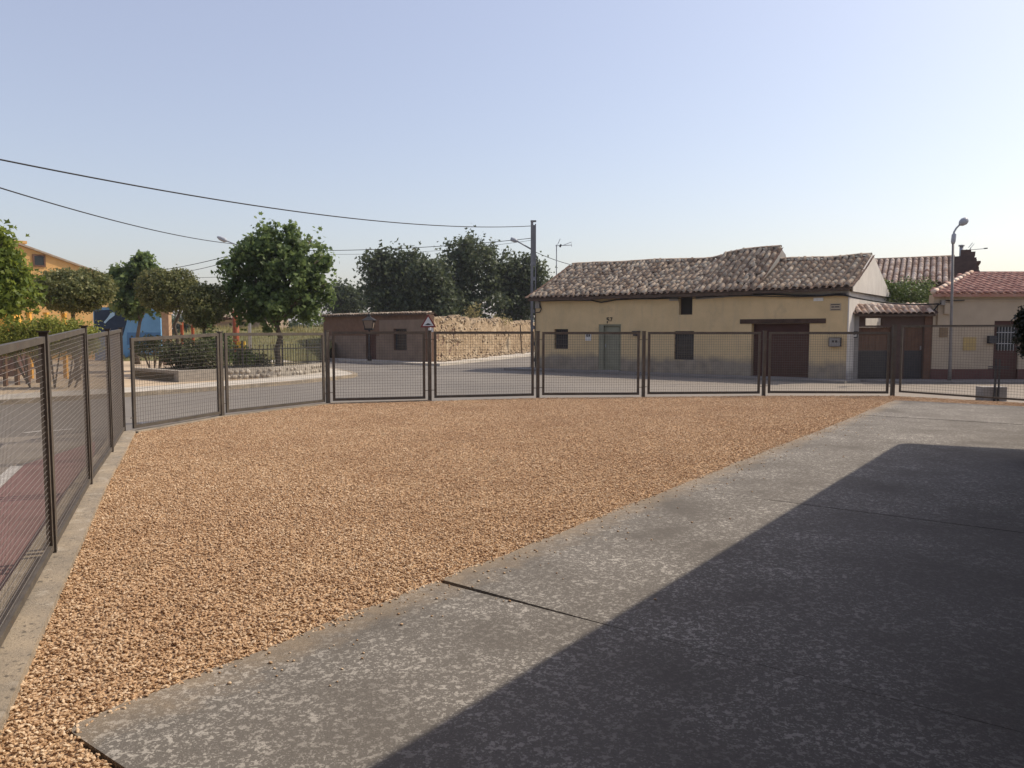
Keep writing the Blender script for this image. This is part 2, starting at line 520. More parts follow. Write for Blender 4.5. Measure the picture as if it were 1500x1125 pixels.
M['navy'] = simple('mural_navy', (0.022, 0.040, 0.075), (0.017, 0.03, 0.058), 2, 0.8, 0.1, 20)
M['pale_blue'] = simple('mural_pale_blue', (0.34, 0.52, 0.66), (0.30, 0.46, 0.60), 2, 0.8, 0.1, 20)
M['brick_tan'] = simple('tan_brick', (0.44, 0.29, 0.175), (0.34, 0.215, 0.13), 6, 0.92, 0.4, 25)
M['far_house'] = simple('far_house_render', (0.35, 0.27, 0.195), (0.28, 0.215, 0.155), 1.5, 0.95, 0.3, 12)
M['play_red'] = simple('playground_red', (0.34, 0.085, 0.03), (0.27, 0.065, 0.025), 5, 0.5, 0.0)
M['play_yellow'] = simple('playground_yellow', (0.74, 0.47, 0.05), (0.66, 0.42, 0.045), 5, 0.5, 0.0)
M['pale_wood'] = simple('pale_timber', (0.48, 0.37, 0.22), (0.38, 0.28, 0.165), 6, 0.85, 0.2, 40)
M['sign_white'] = simple('sign_white', (0.68, 0.68, 0.66), (0.62, 0.62, 0.60), 6, 0.5, 0.0)
M['sign_red'] = simple('sign_red', (0.20, 0.022, 0.02), (0.16, 0.018, 0.017), 6, 0.5, 0.0)
M['black'] = simple('black_print', (0.012, 0.012, 0.012), (0.015, 0.015, 0.015), 6, 0.6, 0.0)
M['yellow_meter'] = simple('ochre_plate', (0.46, 0.33, 0.13), (0.38, 0.28, 0.13), 5, 0.8, 0.1, 30)
M['stain'] = simple('brown_plate', (0.24, 0.17, 0.10), (0.19, 0.13, 0.08), 5, 0.85, 0.1, 30)
M['school_wall'] = simple('school_wall', (0.10, 0.06, 0.045), (0.08, 0.048, 0.036), 1.5, 0.9, 0.2, 15)
M['brick_gable'] = simple('gable_brick', (0.115, 0.075, 0.062), (0.085, 0.056, 0.047), 5, 0.95, 0.5, 20)

# ================================================================== GROUND
mb = MB(); mb.add([(-700, -60, -0.14), (700, -60, -0.14), (700, 1400, -0.14), (-700, 1400, -0.14)], [(0, 1, 2, 3)])
struct(mb.build('ground', M['soil']))
mb = MB(); mb.add([(-45, -12, -0.05), (45, -12, -0.05), (45, 80, -0.05), (-45, 80, -0.05)], [(0, 1, 2, 3)])
struct(mb.build('road', M['asphalt']))

# fence lines
LEFT = [Vector((-1.10, 0.45, 0)), Vector((-2.16, 2.84, 0)), Vector((-3.22, 5.23, 0)), Vector((-4.28, 7.61, 0)), Vector((-5.15, 9.68, 0)), Vector((-6.04, 11.74, 0))]
FAR = [Vector((-5.99, 11.86, 0)), Vector((-5.43, 14.13, 0)), Vector((-4.05, 16.65, 0)), Vector((-1.89, 17.40, 0)), Vector((0.62, 18.20, 0)),
       Vector((3.20, 18.45, 0)), Vector((6.25, 18.80, 0)), Vector((9.45, 18.80, 0))]
GATE = [FAR[-1], Vector((11.62, 16.80, 0)), Vector((13.8, 14.8, 0))]

# slabs of the concrete yard
E0, EA, ER = Vector((-0.48, 4.73)), Vector((0.59, 0.8074)), Vector((0.8074, -0.59))
def sl(s, r): return E0 + EA * s + ER * r
rng = random.Random(3)
def slab_poly(s0, s1, g0l, g0r, g1l, g1r, near=False):
    a = []
    n = 10
    W = 22
    if near:
        for k in range(6):     # rounded outer corner
            an = math.pi / 2 * k / 5
            a.append(sl(s0 + 0.07 - 0.07 * math.sin(an), 0.07 - 0.07 * math.cos(an)))
        a.append(sl(s0, 22))
        a = a[::-1]
    else:
        a = [sl(s0 + g0r, W), sl(s0 + g0r * 1.5, 1.35), sl(s0 + g0l, 0.0)]
    for k in range(1, n):
        s = s0 + (s1 - s0) * k / n
        if near and s < s0 + 0.12: continue
        a.append(sl(s, rng.uniform(-0.025, 0.02)))
    a += [sl(s1 - g1l, 0.0), sl(s1 - g1r * 1.5, 1.35), sl(s1 - g1r, W)]
    return [(p.x, p.y) for p in a]
pave = struct(MB().prism([tuple(sl(-2.6, 0.2)), tuple(sl(15.7, 0.2)), tuple(sl(15.7, 22)), tuple(sl(-2.6, 22))], -0.12, -0.035).build('pavement', M['deck']))
joints = [(-2.22, 0.0, True, 0, 0, 0.010, 0.0015, 0.0165), (0.0, 3.6, False, 0.042, 0.0015, 0.001, 0.006, 0.0165),
          (3.6, 8.07, False, 0.001, 0.007, 0.008, 0.008, 0.016), (8.07, 12.0, False, 0.012, 0.008, 0.004, 0.004, 0.012), (12.0, 15.8, False, 0.004, 0.004, 0, 0, 0.016)]
for s0, s1, near, a, b, c, d, z in joints:
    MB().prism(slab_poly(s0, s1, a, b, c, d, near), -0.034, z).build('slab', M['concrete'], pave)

# gravel
gp = [(-1.15, 1.0), (-2.06, 2.92), (-3.09, 5.23), (-4.11, 7.51), (-5.83, 11.46), (-5.92, 11.72), (-5.36, 14.10), (-4.0, 16.57), (-1.87, 17.31), (0.63, 18.11), (3.2, 18.36), (6.25, 18.71), (9.4, 18.71)]
gp += [(11.5, 16.75), (12.6, 15.7), (12.2, 15.2)]
gp += [tuple(sl(15.83, r)) for r in (2.5, 1.0, 0.0)]
edge_n = 70
for k in range(edge_n + 1):
    s = 15.8 - (15.8 + 2.12) * k / edge_n
    gp.append(tuple(sl(s, 0.025 + 0.035 * mnoise.noise((s * 1.7, 3.1, 0)) + 0.02 * mnoise.noise((s * 6, 1.1, 0)))))
gp += [tuple(sl(-2.19, 0.06)), tuple(sl(-2.235, 0.16)), tuple(sl(-2.25, 1.5)), (0.0, 0.9)]
mb = MB().prism(gp, -0.12, 0.004)
yard = struct(mb.build('gravel_yard', M['gravel_bed']))

def gravel_scatter():
    base = bpy.data.meshes.new('gravel')
    bm = bmesh.new()
    vs = [bm.verts.new((p[0], p[1], 0.006)) for p in gp]
    f = bm.faces.new(vs)
    bm.normal_update()
    if f.normal.z < 0: f.normal_flip()
    bmesh.ops.triangulate(bm, faces=bm.faces[:])
    bm.to_mesh(base); bm.free()
    o = link('gravel', base)
    o['kind'] = 'stuff'
    base.materials.append(M['pebble'])
    ng = bpy.data.node_groups.new('gravel_nodes', 'GeometryNodeTree')
    ng.interface.new_socket('Geometry', in_out='INPUT', socket_type='NodeSocketGeometry')
    ng.interface.new_socket('Geometry', in_out='OUTPUT', socket_type='NodeSocketGeometry')
    N = ng.nodes; Lk = ng.links
    gi = N.new('NodeGroupInput'); go = N.new('NodeGroupOutput')
    dist = N.new('GeometryNodeDistributePointsOnFaces')
    pos = N.new('GeometryNodeInputPosition')
    sx = N.new('ShaderNodeSeparateXYZ')
    Lk.new(pos.outputs[0], sx.inputs[0])
    mr = N.new('ShaderNodeMapRange')
    mr.inputs['From Min'].default_value = 3.5
    mr.inputs['From Max'].default_value = 12
    mr.inputs['To Min'].default_value = 5400
    mr.inputs['To Max'].default_value = 2500
    Lk.new(sx.outputs[1], mr.inputs['Value'])
    Lk.new(gi.outputs[0], dist.inputs['Mesh'])
    Lk.new(mr.outputs[0], dist.inputs['Density'])
    join = N.new('GeometryNodeJoinGeometry')
    for i, (sub, sc) in enumerate(((1, (1.25, 0.85, 0.6)), (1, (0.9, 1.1, 0.75)), (1, (1.5, 0.8, 0.5)))):
        ic = N.new('GeometryNodeMeshIcoSphere')
        ic.inputs['Radius'].default_value = 0.0067
        ic.inputs['Subdivisions'].default_value = sub
        sp = N.new('GeometryNodeSetPosition')
        nz = N.new('ShaderNodeTexNoise'); nz.noise_dimensions = '4D'
        nz.inputs['Scale'].default_value = 70
        nz.inputs['W'].default_value = i * 7.3
        sb = N.new('ShaderNodeVectorMath'); sb.operation = 'SUBTRACT'
        sb.inputs[1].default_value = (0.5, 0.5, 0.5)
        ml = N.new('ShaderNodeVectorMath'); ml.operation = 'SCALE'
        ml.inputs['Scale'].default_value = 0.012
        Lk.new(nz.outputs['Color'], sb.inputs[0]); Lk.new(sb.outputs[0], ml.inputs[0])
        Lk.new(ic.outputs['Mesh'], sp.inputs['Geometry']); Lk.new(ml.outputs[0], sp.inputs['Offset'])
        tf = N.new('GeometryNodeTransform')
        tf.inputs['Scale'].default_value = sc
        Lk.new(sp.outputs[0], tf.inputs['Geometry'])
        sm = N.new('GeometryNodeSetMaterial'); sm.inputs['Material'].default_value = M['pebble']
        Lk.new(tf.outputs[0], sm.inputs['Geometry'])
        gt = N.new('GeometryNodeGeometryToInstance')
        Lk.new(sm.outputs[0], gt.inputs[0])
        Lk.new(gt.outputs[0], join.inputs[0])
    ins = N.new('GeometryNodeInstanceOnPoints')
    ins.inputs['Pick Instance'].default_value = True
    Lk.new(dist.outputs['Points'], ins.inputs['Points'])
    Lk.new(join.outputs[0], ins.inputs['Instance'])
    rr = N.new('FunctionNodeRandomValue'); rr.data_type = 'FLOAT_VECTOR'
    rr.inputs[0].default_value = (-0.5, -0.5, 0); rr.inputs[1].default_value = (0.5, 0.5, 6.283)
    Lk.new(rr.outputs[0], ins.inputs['Rotation'])
    rs = N.new('FunctionNodeRandomValue'); rs.data_type = 'FLOAT'
    rs.inputs[2].default_value = 0.45; rs.inputs[3].default_value = 1.5
    rs.inputs['Seed'].default_value = 5
    Lk.new(rs.outputs[1], ins.inputs['Scale'])
    tr = N.new('GeometryNodeTranslateInstances')
    rz = N.new('FunctionNodeRandomValue'); rz.data_type = 'FLOAT_VECTOR'
    rz.inputs[0].default_value = (0, 0, -0.004); rz.inputs[1].default_value = (0, 0, 0.013)
    rz.inputs['Seed'].default_value = 9
    Lk.new(ins.outputs[0], tr.inputs['Instances']); Lk.new(rz.outputs[0], tr.inputs['Translation'])
    Lk.new(tr.outputs[0], go.inputs[0])
    md = o.modifiers.new('gravel', 'NODES')
    md.node_group = ng
gravel_scatter()

# kerbs under the fences
def offset_line(pts, d):
    out = []
    for i, p in enumerate(pts):
        a = pts[max(i - 1, 0)]; b = pts[min(i + 1, len(pts) - 1)]
        t = (b - a).normalized()
        out.append(Vector((p.x - t.y * d, p.y + t.x * d, 0)))
    return out
def strip_poly(pts, d0, d1):
    return [(p.x, p.y) for p in offset_line(pts, d0)] + [(p.x, p.y) for p in reversed(offset_line(pts, d1))]
low = tag(MB().prism(strip_poly(LEFT[:-1] + [Vector((-6.02, 11.72, 0))], 0.17, -0.15), -0.13, 0.055).build('low_wall', M['curb']),
          'low worn concrete kerb wall carrying the left fence beside the gravel', 'low wall')
low2 = tag(MB().prism(strip_poly([Vector((-5.98, 11.9, 0))] + FAR[1:4], 0.13, -0.10), -0.13, 0.030).build('low_wall', M['curb']),
           'low concrete kerb curving under the far fence at the corner', 'low wall')

# paving seen through the left fence
def off_left(i, d, along=0.0):
    a, b = LEFT[i], LEFT[min(i + 1, len(LEFT) - 1)]
    return offset_line(LEFT, d)[i]
red = [(p.x, p.y) for p in offset_line(LEFT, 0.20)[:6]]
red = red[:5] + [(-6.2, 11.2), (-6.1, 10.2), (-6.0, 9.25)] + [(-5.25, 7.62), (-4.2, 5.2), (-3.1, 2.6), (-2.2, 0.6)]
struct(MB().prism(red, -0.05, -0.035).build('pavement_red', M['red_paving']))
apr = [(-2.3, 0.5), (-3.25, 2.6), (-4.35, 5.2), (-5.4, 7.6), (-6.15, 9.25), (-6.3, 11.3), (-6.8, 12.3), (-8.3, 11.4), (-11, 9), (-9, 2), (-8, 0)]
struct(MB().prism(apr, -0.05, -0.041).build('driveway', M['apron']))
lm = MB()
lm.add([(-2.2, 0.6, -0.031), (-3.1, 2.6, -0.031), (-4.2, 5.2, -0.031), (-5.25, 7.62, -0.031), (-5.95, 9.15, -0.031), (-6.1, 9.15, -0.031), (-5.4, 7.62, -0.031), (-4.35, 5.2, -0.031), (-3.25, 2.6, -0.031), (-2.3, 0.6, -0.031)],
       [(0, 1, 8, 9), (1, 2, 7, 8), (2, 3, 6, 7), (3, 4, 5, 6)])
struct(lm.build('pavement_edge_line', M['white_line']))
lm = MB()
for (x0, y0, x1, y1, w) in ((35, 634, 62, 631, 0.12), (75, 631, 108, 628, 0.10), (205, 620, 245, 616, 0.14)):
    a, b = ground_at(x0, y0, -0.044), ground_at(x1, y1, -0.044)
    d = (b - a).normalized(); s = Vector((-d.y, d.x, 0)) * w / 2
    lm.add([a - s, b - s, b + s, a + s], [(0, 1, 2, 3)])
struct(lm.build('road_marking', M['white_line']))

# far side of the street: kerbed pavement, plaza, corner
kerb = [(-40, 3.0), (-22, 10.5), (-11.5, 17.0), (-10.95, 17.7), (-9.5, 19.35), (-8.1, 21.4), (-6.75, 23.8), (-5.9, 26.2), (-5.65, 27.3), (-5.75, 28.2), (-6.3, 29.6), (-8.0, 33.0), (-12, 40.5), (-20, 55)]
kp = [Vector((p[0], p[1], 0)) for p in kerb]
pol = kerb + [(p.x, p.y) for p in reversed(offset_line(kp, 2.6))]
inner = offset_line(kp, 2.6)
plaza = [(p.x, p.y) for p in offset_line(kp, 0.16)] + [(-60, 70), (-70, 20)]
struct(MB().prism(plaza, -0.13, 0.045).build('plaza', M['sand']))
struct(MB().prism([(p.x, p.y) for p in offset_line(kp, 0.0)] + [(p.x, p.y) for p in reversed(offset_line(kp, 0.16))], -0.13, 0.058).build('kerb', M['curb']))
struct(MB().prism([(p.x, p.y) for p in offset_line(kp, 0.16)] + [(p.x, p.y) for p in reversed(offset_line(kp, 1.9))], 0.045, 0.052).build('pavement_pale', M['paving']))

# ================================================================== FENCE
def add_post(parent, p, z0, z1, w=0.055, ang=0.0):
    mb = MB()
    q = MB()
    h = w / 2
    q.box((-h, -h, z0), (h, h, z1 - 0.012))
    q.box((-h - 0.012, -h - 0.012, z1 - 0.012), (h + 0.012, h + 0.012, z1))
    ca, sa = math.cos(ang), math.sin(ang)
    mb.add([(p.x + x * ca - y * sa, p.y + x * sa + y * ca, z) for x, y, z in q.v], q.f)
    mb.build('post', M['fence_paint'], parent)
def add_panel(parent, a, b, z0a, z0b, z1a, z1b, gap=0.085, fw=0.045, pitch=0.058, wire=0.0022, wm='wire'):
    d = Vector((b.x - a.x, b.y - a.y, 0)); L = d.length; d.normalize()
    A, B = a + d * gap, b - d * gap
    a0, a1 = Vector((A.x, A.y, z0a)), Vector((A.x, A.y, z1a))
    b0, b1 = Vector((B.x, B.y, z0b)), Vector((B.x, B.y, z1b))
    mb = MB()
    nrm = d.cross(Vector((0, 0, 1)))
    h = fw / 2
    mb.beam(a0 + d * h, a1 + d * h, 0.035, fw, up=d)
    mb.beam(b0 - d * h, b1 - d * h, 0.035, fw, up=d)
    mb.beam(a0 + d * fw + Vector((0, 0, h)), b0 - d * fw + Vector((0, 0, h)), 0.034, fw)
    mb.beam(a1 + d * fw - Vector((0, 0, h)), b1 - d * fw - Vector((0, 0, h)), 0.034, fw)
    fr = mb.build('panel_frame', M['fence_paint'], parent)
    w = MB()
    n = int((L - 2 * gap - 2 * fw) / pitch)
    for k in range(1, n + 1):
        t = k / (n + 1)
        p0 = (a0 + d * fw).lerp(b0 - d * fw, t) + Vector((0, 0, fw * 0.8))
        p1 = (a1 + d * fw).lerp(b1 - d * fw, t) - Vector((0, 0, fw * 0.8))
        w.tube([p0, p1], wire, 4, False)
    m = int((z1a - z0a - 2 * fw) / pitch)
    for k in range(1, m + 1):
        t = k / (m + 1)
        p0 = (a0 + d * fw * 0.8).lerp(a1 + d * fw * 0.8, t) + nrm * wire * 2
        p1 = (b0 - d * fw * 0.8).lerp(b1 - d * fw * 0.8, t) + nrm * wire * 2
        w.tube([p0, p1], wire, 4, False)
    w.build('wire_mesh', M[wm], fr, kind='stuff')
    for f0, f1, q in ((a0, a1, a), (b0, b1, b)):
        for zz in (0.12, 0.88):
            z = f0.z + (f1.z - f0.z) * zz
            MB().beam((f0.x, f0.y, z), (q.x, q.y, z), 0.012, 0.014).build('bracket', M['fence_paint'], fr)

lf = thing('fence', 'dark mesh panel fence running along the left kerb away from the viewer', 'fence')
ltop = [1.60, 1.60, 1.605, 1.66, 1.635, 1.66]
ptop = [(1.55, 1.555), (1.55, 1.55), (1.555, 1.61), (1.62, 1.60), (1.60, 1.62)]
ptop = [(1.50, 1.52), (1.50, 1.565), (1.565, 1.63), (1.56, 1.60), (1.60, 1.635)]
for i, p in enumerate(LEFT):
    add_post(lf, p, 0.02, ltop[i], 0.05, math.atan2(LEFT[1].y - LEFT[0].y, LEFT[1].x - LEFT[0].x))
for i in range(len(LEFT) - 1):
    add_panel(lf, LEFT[i], LEFT[i + 1], 0.085, 0.085, ptop[i][0], ptop[i][1], gap=0.075, pitch=0.034, wire=0.0014, wm='wire_pale')
ff = thing('fence', 'dark mesh panel fence curving across the far side of the gravel yard', 'fence')
ftop = [1.60, 1.60, 1.63, 1.625, 1.61, 1.61, 1.62, 1.77]
ptopf = [1.52, 1.575, 1.60, 1.60, 1.59, 1.59, 1.59]
for i, p in enumerate(FAR):
    if i == 0: continue
    q = FAR[min(i + 1, len(FAR) - 1)] - FAR[max(i - 1, 0)]
    add_post(ff, p, -0.06, ftop[i], 0.072 if i < 7 else 0.08, math.atan2(q.y, q.x))
for i in range(len(FAR) - 1):
    add_panel(ff, FAR[i], FAR[i + 1], 0.07, 0.06, (1.50 if i == 0 else ptopf[i]), (1.57 if i == 0 else ptopf[i]), gap=0.105 if i else 0.05, fw=0.055)
gt = thing('gate', 'taller dark mesh gate at the right end of the far fence', 'gate')
add_panel(gt, GATE[0], GATE[2], 0.10, -0.01, 1.755, 1.745, gap=0.15)
add_post(gt, GATE[2], -0.06, 1.77, 0.08, -0.7)

# ================================================================== ROOF TILES
def tile_mesh(name, L, w0, w1, h, m, seg=5, thick=0.014):
    mb = MB()
    rings = []
    for y, w, lift in ((0, w0, 0.012), (L, w1, 0.0)):
        for rr in (0, thick):
            ring = []
            for k in range(seg + 1):
                a = math.pi * k / seg
                ring.append((-math.cos(a) * (w / 2 - rr), y, math.sin(a) * (h - rr) + lift))
            rings.append(ring)
    o0, i0, o1, i1 = rings
    vs = o0 + i0 + o1 + i1
    n = seg + 1
    fs = []
    for k in range(seg):
        fs.append((k, k + 1, 2 * n + k + 1, 2 * n + k))
        fs.append((n + k + 1, n + k, 3 * n + k, 3 * n + k + 1))
        fs.append((k + 1, k, n + k, n + k + 1))
    return mb.add(vs, fs).mesh(name, m, True)
def surf_matrix(S, s, t, ds=0.05, dt=0.02):
    p = S(s, t)
    ex = (S(s + ds, t) - S(s - ds, t)).normalized()
    ey = (S(s, t + dt) - S(s, t - dt)).normalized()
    ez = ex.cross(ey).normalized()
    ex = ey.cross(ez).normalized()
    m = Matrix.Identity(4)
    for i in range(3):
        m[i][0], m[i][1], m[i][2], m[i][3] = ex[i], ey[i], ez[i], p[i]
    return m
def tiles(parent, S, s0, s1, slope_len, me, pitch, expo, limit, order, seed, jit=0.02, pan=True, skip=None):
    """cover tiles over channels; the largest-looking ones single, the rest one part"""
    rg = random.Random(seed)
    n = max(1, round((s1 - s0) / pitch))
    rows = max(1, round(slope_len / expo))
    L = []
    for i in range(n):
        off = rg.uniform(-jit, jit)
        for j in range(rows):
            s = s0 + (i + 0.5) * (s1 - s0) / n + off + rg.uniform(-jit, jit) * 0.7
            t = (j + rg.uniform(-0.09, 0.09)) / rows - 0.02
            if skip and skip(s, t): continue
            m = surf_matrix(S, s, t) @ Matrix.Rotation(rg.gauss(0, jit * 1.6), 4, 'Z') @ Matrix.Rotation(rg.gauss(0, jit * 0.7), 4, 'X')
            m = m @ Matrix.Translation((0, 0, 0.018 + rg.uniform(0, 0.012)))
            L.append((order(s, t), m))
    L.sort(key=lambda a: a[0])
    for k, (o, m) in enumerate(L[:limit]):
        ob = link('tile', me, parent)
        ob.matrix_local = m
    rest = [m for o, m in L[limit:]]
    if rest:
        V0 = np.array([v.co[:] for v in me.vertices])
        F0 = np.array([p.vertices[:] for p in me.polygons])
        V, Fc = [], []
        for k, m in enumerate(rest):
            A = np.array(m)
            V.append(V0 @ A[:3, :3].T + A[:3, 3]); Fc.append(F0 + k * len(V0))
        link('tiles', fast_mesh('tiles', np.vstack(V), np.vstack(Fc), me.materials[0], True), parent, 'stuff')
    if pan:
        mb = MB()
        for i in range(n + 1):
            s = s0 + i * (s1 - s0) / n
            for j in range(rows):
                t0, t1 = j / rows - 0.03, (j + 1.12) / rows - 0.03
                if skip and skip(s, t0): continue
                A, B = surf_matrix(S, s, t0), surf_matrix(S, s, min(t1, 0.99))
                wv = pitch * 0.52
                prof = [(-wv, 0.045), (-wv * 0.5, 0.012), (wv * 0.5, 0.012), (wv, 0.045)]
                vs = [A @ Vector((x, 0, z + 0.012)) for x, z in prof] + [B @ Vector((x * 0.85, 0, z)) for x, z in prof]
                mb.add(vs, [(0, 1, 5, 4), (1, 2, 6, 5), (2, 3, 7, 6)])
        mb.build('channel_tiles', M['channel'], parent, kind='stuff')
def deck(mb, S, s0, s1, n, thick=0.10, t0=-0.02, t1=1.0):
    for i in range(n):
        a, b = s0 + (s1 - s0) * i / n, s0 + (s1 - s0) * (i + 1) / n
        q = [S(a, t0), S(b, t0), S(b, t1), S(a, t1)]
        lo = [p - Vector((0, 0, thick)) for p in q]
        fs = [(0, 1, 2, 3), (7, 6, 5, 4), (0, 4, 5, 1), (2, 6, 7, 3)]
        if i == 0: fs.append((3, 7, 4, 0))
        if i == n - 1: fs.append((1, 5, 6, 2))
        mb.add(q + lo, fs)

# ================================================================== MAIN YELLOW HOUSE
HA = R(-38)
HU = Vector((math.cos(HA), math.sin(HA), 0)); HV = Vector((-math.sin(HA), math.cos(HA), 0))
HR = Vector((10.98, 24.90, 0)); HL_LEN = 12.69
H0 = HR - HU * HL_LEN
house = thing('yellow_house', 'long yellow rendered village house with old weathered clay tile roof', 'house', H0, HA)
def on_plane(x, y, P, U):
    """pixel -> (distance along wall, height)"""
    r = ray(x, y)
    n = Vector((-U.y, U.x, 0))
    t = (P - Vector((0, 0, EYE))).dot(n) / r.dot(n)
    q = Vector((0, 0, EYE)) + r * t
    return (q - P).dot(U), q.z
def FH(x0, x1, y0, y1):
    a, zt = on_plane(x0, y0, H0, HU)
    b, zb = on_plane(x1, y1, H0, HU)
    a2, zt2 = on_plane((x0 + x1) / 2, y0, H0, HU)
    b2, zb2 = on_plane((x0 + x1) / 2, y1, H0, HU)
    return [a, b, zb2, zt2]
w1 = FH(812, 832, 482, 511); dr = FH(877, 909, 475, 541); dr[2] = -0.1
w2 = FH(988, 1016, 485, 527); w3 = FH(995, 1014, 428, 461); w3[3] = min(w3[3], 2.9)
ga = FH(1101, 1184, 474, 552); ga[2] = -0.1
HD = 5.6
EZ = 3.0
wall = MB().wall(0, HL_LEN, -0.12, EZ - 0.06, 0, 0.4, [w1, dr, w2, w3, ga])
wall.build('front_wall', M['yellow_wall'], house)
rdg = [(0.0, 3.15, 4.66), (3.5, 3.1, 4.60), (6.9, 3.0, 4.52), (7.35, 2.75, 4.66), (8.2, 2.6, 4.74), (9.6, 2.55, 4.76)]
rdg2 = [(9.6, 2.5, 4.28), (11.2, 2.5, 4.23), (12.7, 2.5, 4.26)]
def ridge(tab, s):
    if s <= tab[0][0]: return tab[0][1:]
    for a, b in zip(tab, tab[1:]):
        if s <= b[0]:
            k = (s - a[0]) / (b[0] - a[0])
            k = k * k * (3 - 2 * k)
            return a[1] + (b[1] - a[1]) * k, a[2] + (b[2] - a[2]) * k
    return tab[-1][1:]
def roofS(tab, over=0.22):
    def S(s, t):
        m, h = ridge(tab, s)
        z = EZ + 0.04 + (h - EZ - 0.04) * t
        z += 0.022 * mnoise.noise((s * 0.9, t * 2.2, 1.7)) + 0.018 * mnoise.noise((s * 2.6, t * 5, 4.7)) - 0.05 * math.sin(math.pi * min(max(t, 0), 1))
        return Vector((s, -over + (m + over) * t, z))
    return S
SA, SB = roofS(rdg), roofS(rdg2)
mb = MB()
deck(mb, SA, -0.15, 9.6, 26, 0.13)
deck(mb, SB, 9.6, 12.78, 8, 0.10)
def back(tab, s0, s1, n):
    for i in range(n):
        a, b = s0 + (s1 - s0) * i / n, s0 + (s1 - s0) * (i + 1) / n
        (ma, ha), (mb_, hb) = ridge(tab, a), ridge(tab, b)
        q = [(a, ma, ha), (b, mb_, hb), (b, HD + 0.2, EZ), (a, HD + 0.2, EZ)]
        mb.add(q + [(x, y, z - 0.12) for x, y, z in q], [(0, 1, 2, 3), (7, 6, 5, 4), (2, 6, 7, 3)] + ([(3, 7, 4, 0)] if i == 0 else []) + ([(1, 5, 6, 2)] if i == n - 1 else []))
back(rdg, -0.15, 9.6, 14)
back(rdg2, 9.6, 12.78, 4)
roof = mb.build('roof', M['deck'], house)
TO = tile_mesh('tile', 0.42, 0.182, 0.152, 0.072, M['tile_old'])
tiles(roof, SB, 9.68, 12.80, 2.9, TO, 0.245, 0.315, 120, lambda s, t: -s, 1, 0.012)
tiles(roof, SA, -0.18, 9.62, 3.6, TO, 0.235, 0.335, 180, lambda s, t: -s + t * 0.3, 2, 0.035)
# ridge caps
def ridge_caps(S, s0, s1, name='ridge_caps'):
    mbr = MB()
    n = int((s1 - s0) / 0.36)
    for i in range(n):
        a, b = s0 + (s1 - s0) * i / n, s0 + (s1 - s0) * (i + 1.1) / n
        pa, pb = S(a, 1.0), S(min(b, s1), 1.0)
        vs = []
        for p, w in ((pa, 0.11), (pb, 0.095)):
            for k in range(6):
                an = math.pi * k / 5
                vs.append(p + Vector((0, -math.cos(an) * w, math.sin(an) * 0.075 + 0.02)))
        mbr.add(vs, [(k, k + 1, 7 + k, 6 + k) for k in range(5)] + [tuple(range(6))])
    mbr.build(name, M['tile_old'], roof, True)
ridge_caps(SA, -0.15, 9.6); ridge_caps(SB, 9.6, 12.78)
# mortar side of the step between the two roofs
(ma, ha), (mb2, hb) = ridge(rdg, 9.6), ridge(rdg2, 9.6)
MB().add([(9.615, -0.15, EZ - 0.05), (9.615, ma, ha - 0.06), (9.615, ma + 0.5, ha - 0.25), (9.615, ma + 0.5, EZ)], [(0, 1, 2, 3)]).build('verge_mortar', M['grey_render'], house)
# end walls with gables, back wall
def gable(x0, x1, tab, s, m, name):
    mm, hh = ridge(tab, s)
    MB().add(*(lambda pr: ([(x0, y, z) for y, z in pr] + [(x1, y, z) for y, z in pr],
              [tuple(range(5))[::-1], tuple(range(5, 10))] + [(i, (i + 1) % 5, 5 + (i + 1) % 5, 5 + i) for i in range(5)]))(
              [(0.402, -0.12), (HD, -0.12), (HD, EZ - 0.1), (mm, hh - 0.11), (0.402, EZ + 0.02)])).build(name, m, house)
gable(0, 0.4, rdg, 0, M['white_wall'], 'end_wall')
gable(HL_LEN - 0.4, HL_LEN - 0.003, rdg2, 12.69, M['white_wall'], 'end_wall')
MB().box((0.401, HD - 0.4, -0.12), (HL_LEN - 0.401, HD - 0.003, EZ - 0.12)).build('back_wall', M['white_wall'], house)
# white verge on the right end, triangle over the front wall return
MB().vprism([(HL_LEN - 0.004, -0.12), (HL_LEN + 0.035, -0.12), (HL_LEN + 0.035, EZ - 0.1), (HL_LEN - 0.004, EZ - 0.1)], -0.03, HD).build('end_render', M['white_wall'], house)
mm, hh = ridge(rdg2, 12.69)
prf = [(-0.12, EZ - 0.1), (HD, EZ - 0.1), (mm, hh + 0.03), (-0.12, EZ + 0.06)]
prf = [(0.0, EZ - 0.1), (HD, EZ - 0.1), (mm, hh + 0.02), (-0.02, EZ + 0.05)]
MB().add([(HL_LEN + 0.10, y, z) for y, z in prf] + [(HL_LEN + 0.14, y, z) for y, z in prf],
         [(3, 2, 1, 0), (4, 5, 6, 7)] + [(i, (i + 1) % 4, 4 + (i + 1) % 4, 4 + i) for i in range(4)]).build('gable_render', M['white_wall'], house)
# cornice
cm = MB()
for i in range(24):
    a, b = 4.2 + (HL_LEN - 4.2) * i / 24, 4.2 + (HL_LEN - 4.2) * (i + 1) / 24
    if a > w3[0] - 0.3 and b < w3[1] + 0.3: continue
    za = 2.80 + 0.05 * math.sin(a * 0.8) + (0.07 if a < 6 else 0)
    cm.box((a, -0.05, za), (b, -0.002, EZ - 0.07))
cm.build('cornice', M['grey_render'], house)
